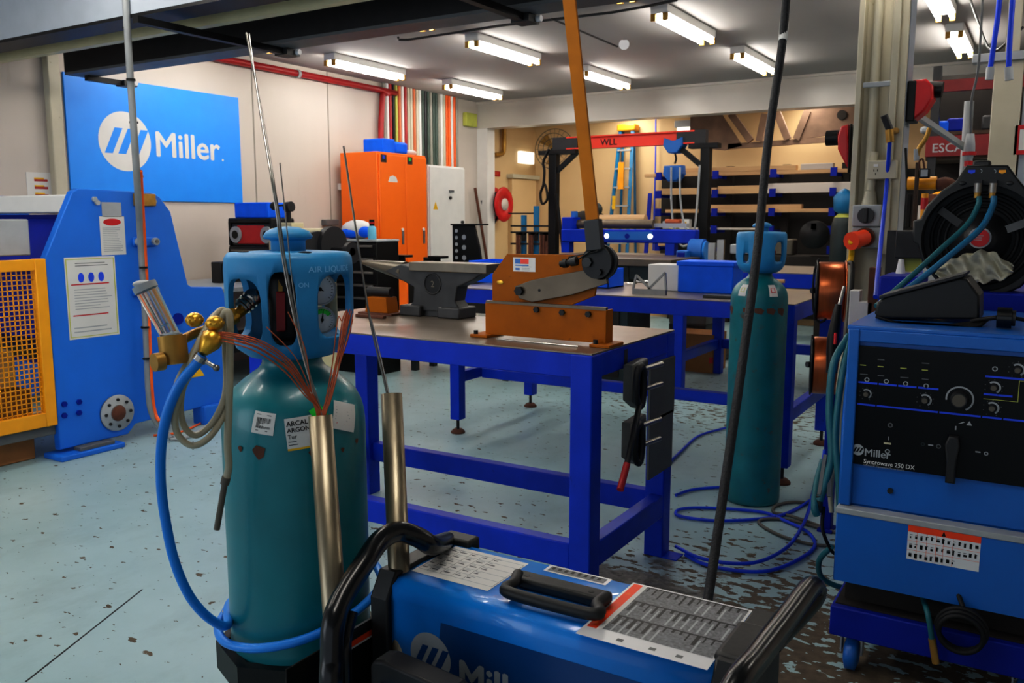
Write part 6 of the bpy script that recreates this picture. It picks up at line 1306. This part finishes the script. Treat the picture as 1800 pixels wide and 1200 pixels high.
# overhead blue hoses with silver ends
for i, (P_, e) in enumerate(((((1760,-40),(1757,0),(1748,70),(1741,118)), (1739,140)), (((1782,-40),(1780,0),(1775,70),(1773,118)), (1774,141)))):
    t = thing('air_hose', ['blue overhead air hose with silver end, left of the pair','blue overhead air hose with silver end, right of the pair'][i], 'hose', aY(*e,5.7))
    MB().tube([V((aY(*P_[0],5.75).x,5.75,3.2))]+[aY(*p,5.75) for p in P_[1:]], .014, 'hose_blue' if 0 else 'air_hose', 8).build('hose', t); MB().cyl(aY(*P_[-1],5.75), aY(*e,5.75), .022, 'light_grey', n=12).build('coupling', t)
# hanging pendant + post + strut
t = thing('hose_support_arm', 'grey upright tube with diagonal strut right of the cream column', 'support', aY(1700,300,6.2))
k = MB(); a, b = aY(1704,178,6.2), aY(1701,300,6.2); k.cyl((a.x,6.2,0), a, .028, 'light_grey'); k.build('post', t)
MB().bar(aY(1615,205,5.75), aY(1700,262,6.15), .035, .03, 'light_grey').build('strut', t)
t = thing('pendant_switch', 'grey pendant with red rings hanging on a thin cable right of the column', 'pendant', aY(1706,285,5.6))
a = aY(1706,235,5.6); MB().tube([V((aY(1724,0,5.6).x,5.6,3.2)), aY(1724,60,5.6), aY(1718,130,5.6), aY(1708,175,5.6), a], .007, 'mid_grey', 6).build('cable', t)
MB().lathe([(0,0),(.02,0),(.028,-.06),(.03,-.1),(.02,-.14),(.02,-.2),(0,-.2)], a, 'light_grey', (0,0,1), 20).build('body', t)
MB().cyl(a-V((0,0,.1)), a-V((0,0,.12)), .036, 'red').cyl(a-V((0,0,.15)), a-V((0,0,.18)), .022, 'red').build('red_ring', t)
# curved overhead cable
one(MB().tube([aY(1703,-10,7.5), aY(1720,40,7.0), aY(1745,90,6.5), V((a.x+.2,6.0,2.6))], .009, 'charcoal', 6), 'overhead_cable', 'dark cable crossing diagonally below the right ceiling lights', 'cable')
# torch + gauge + yellow drill etc. on shelf beside column
sxx = aY(1605,400,5.0).x
t = thing('tool_shelf', 'grey tool holder on the right side of the cream column', 'shelf', (sxx,5.1,1.2))
a, b = aY(1580,405,5.1), aY(1625,440,5.1)
MB().box((a.x,5.0,b.z-.04), (b.x+.05,5.2,a.z), 'charcoal', .006).box((a.x-.05,5.05,0), (a.x+.02,5.15,a.z), 'charcoal').build('holder', t)
def B5(px, py, y=5.05): return aY(px, py, y)
one(MB().tube([B5(1634,225), B5(1628,242), B5(1615,262), B5(1611,280)], .012, 'old_brass', 8).cyl(B5(1611,262), B5(1611,282), .014, 'light_grey'), 'gas_torch', 'bent brass torch neck above the brown holder', 'torch')
one(MB().box(B5(1602,400)+V((0,0,0)), V((B5(1616,285).x,5.09,B5(1616,285).z)), 'brown_steel' if 0 else 'dark_wood', .004), 'wooden_handle', 'long brown wooden handle standing in the grey holder', 'handle')
one(MB().box(V((B5(1590,400).x,5.06,B5(1590,400).z)), V((B5(1602,340).x,5.12,B5(1602,340).z)), 'rack_dark', .004), 'file_tool', 'dark flat tool in the grey holder left of the wooden handle', 'tool')
t = thing('gauge_meter', 'small grey meter with black frame hanging beside the wooden handle', 'gauge', B5(1625,312))
a, b = B5(1617,296), B5(1634,313); MB().box((a.x,5.03,b.z), (b.x,5.08,a.z), 'black', .006).build('frame', t); MB().box((a.x+.008,5.026,b.z+.008), (b.x-.008,5.03,a.z-.008), 'light_grey').build('face', t); MB().tube([B5(1617,300), B5(1616,284), B5(1622,280), B5(1625,296)], .005, 'rust', 6).build('lead', t)
q = B5(1628,322,5.15); one(MB().cyl(q+V((-.09,0,0)), q+V((.05,0,0)), .035, 'guard_yellow').ball(q+V((.09,0,-.005)), .045, 'rust', (1.2,1,.8)), 'power_drill', 'yellow cylindrical power tool behind the small meter', 'drill')
q = B5(1624,385); one(MB().cyl((q.x,5.03,B5(1624,400).z), (q.x,5.03,B5(1624,340).z), .017, 'guard_yellow').cyl((q.x,5.03,B5(1624,368).z), (q.x,5.03,B5(1624,348).z), .018, 'red'), 'marker_tube', 'yellow tube with red band in the grey holder', 'tube')
a, b = B5(1588,445,5.1), B5(1618,478,5.1); one(MB().box((a.x,5.1,b.z), (b.x,5.16,a.z), 'lime', .004), 'lime_pack', 'lime green box below the grey tool holder', 'box')
a, b = B5(1574,470,4.6), B5(1590,482,4.6); cs_ = [o for o in bpy.data.objects if o.name == 'blue_case'][0]; zc_ = cs_.location.z + cs_.dimensions.z; a = aY(1583,478,ry+.2); one(MB().cyl((a.x,ry+.2,zc_), (a.x,ry+.2,zc_+.06), .02, 'white', r2=.01), 'white_cone', 'small white cone behind the foot pedal tip', 'cone')
one(MB().tube([B5(1592,260,5.3), B5(1594,330,5.3), B5(1590,400,5.3)], .007, 'black', 6), 'thin_cable', 'thin black cable down the right side of the column', 'cable')
# ================================================================== LIGHT
wd_ = bpy.data.worlds.new('w'); bpy.context.scene.world = wd_; wd_.use_nodes = True
wd_.node_tree.nodes['Background'].inputs[0].default_value = (.75,.86,1,1); wd_.node_tree.nodes['Background'].inputs[1].default_value = .55
def area(n, loc, rot, sx_, sy_, e, col):
    l = bpy.data.lights.new(n, 'AREA'); l.shape = 'RECTANGLE'; l.size = sx_; l.size_y = sy_; l.energy = e; l.color = col
    o = bpy.data.objects.new(n, l); C.objects.link(o); o.location = loc; o.rotation_euler = rot; return o
area('rear_left_fill', (-5.0,-2.6,2.1), (math.radians(78),0,math.radians(6)), 4.0, 2.6, 60, (.86,.93,1))  # unseen fill lamp added behind the camera to brighten the foreground left
for i, (x, y) in enumerate(((-5.5,11.8), (-2.8,11.8))): area('back_bay_lamp', (x,y,3.1), (0,0,0), .3, 1.2, 28, (1,.9,.78))
sc = bpy.context.scene
sc.view_settings.view_transform = 'Standard'; sc.view_settings.exposure = .12
sc.view_settings.use_curve_mapping = True
cv = sc.view_settings.curve_mapping.curves[3]
for x, y in ((.05,.035), (.25,.24), (.6,.63)): cv.points.new(x, y)
sc.view_settings.curve_mapping.update()
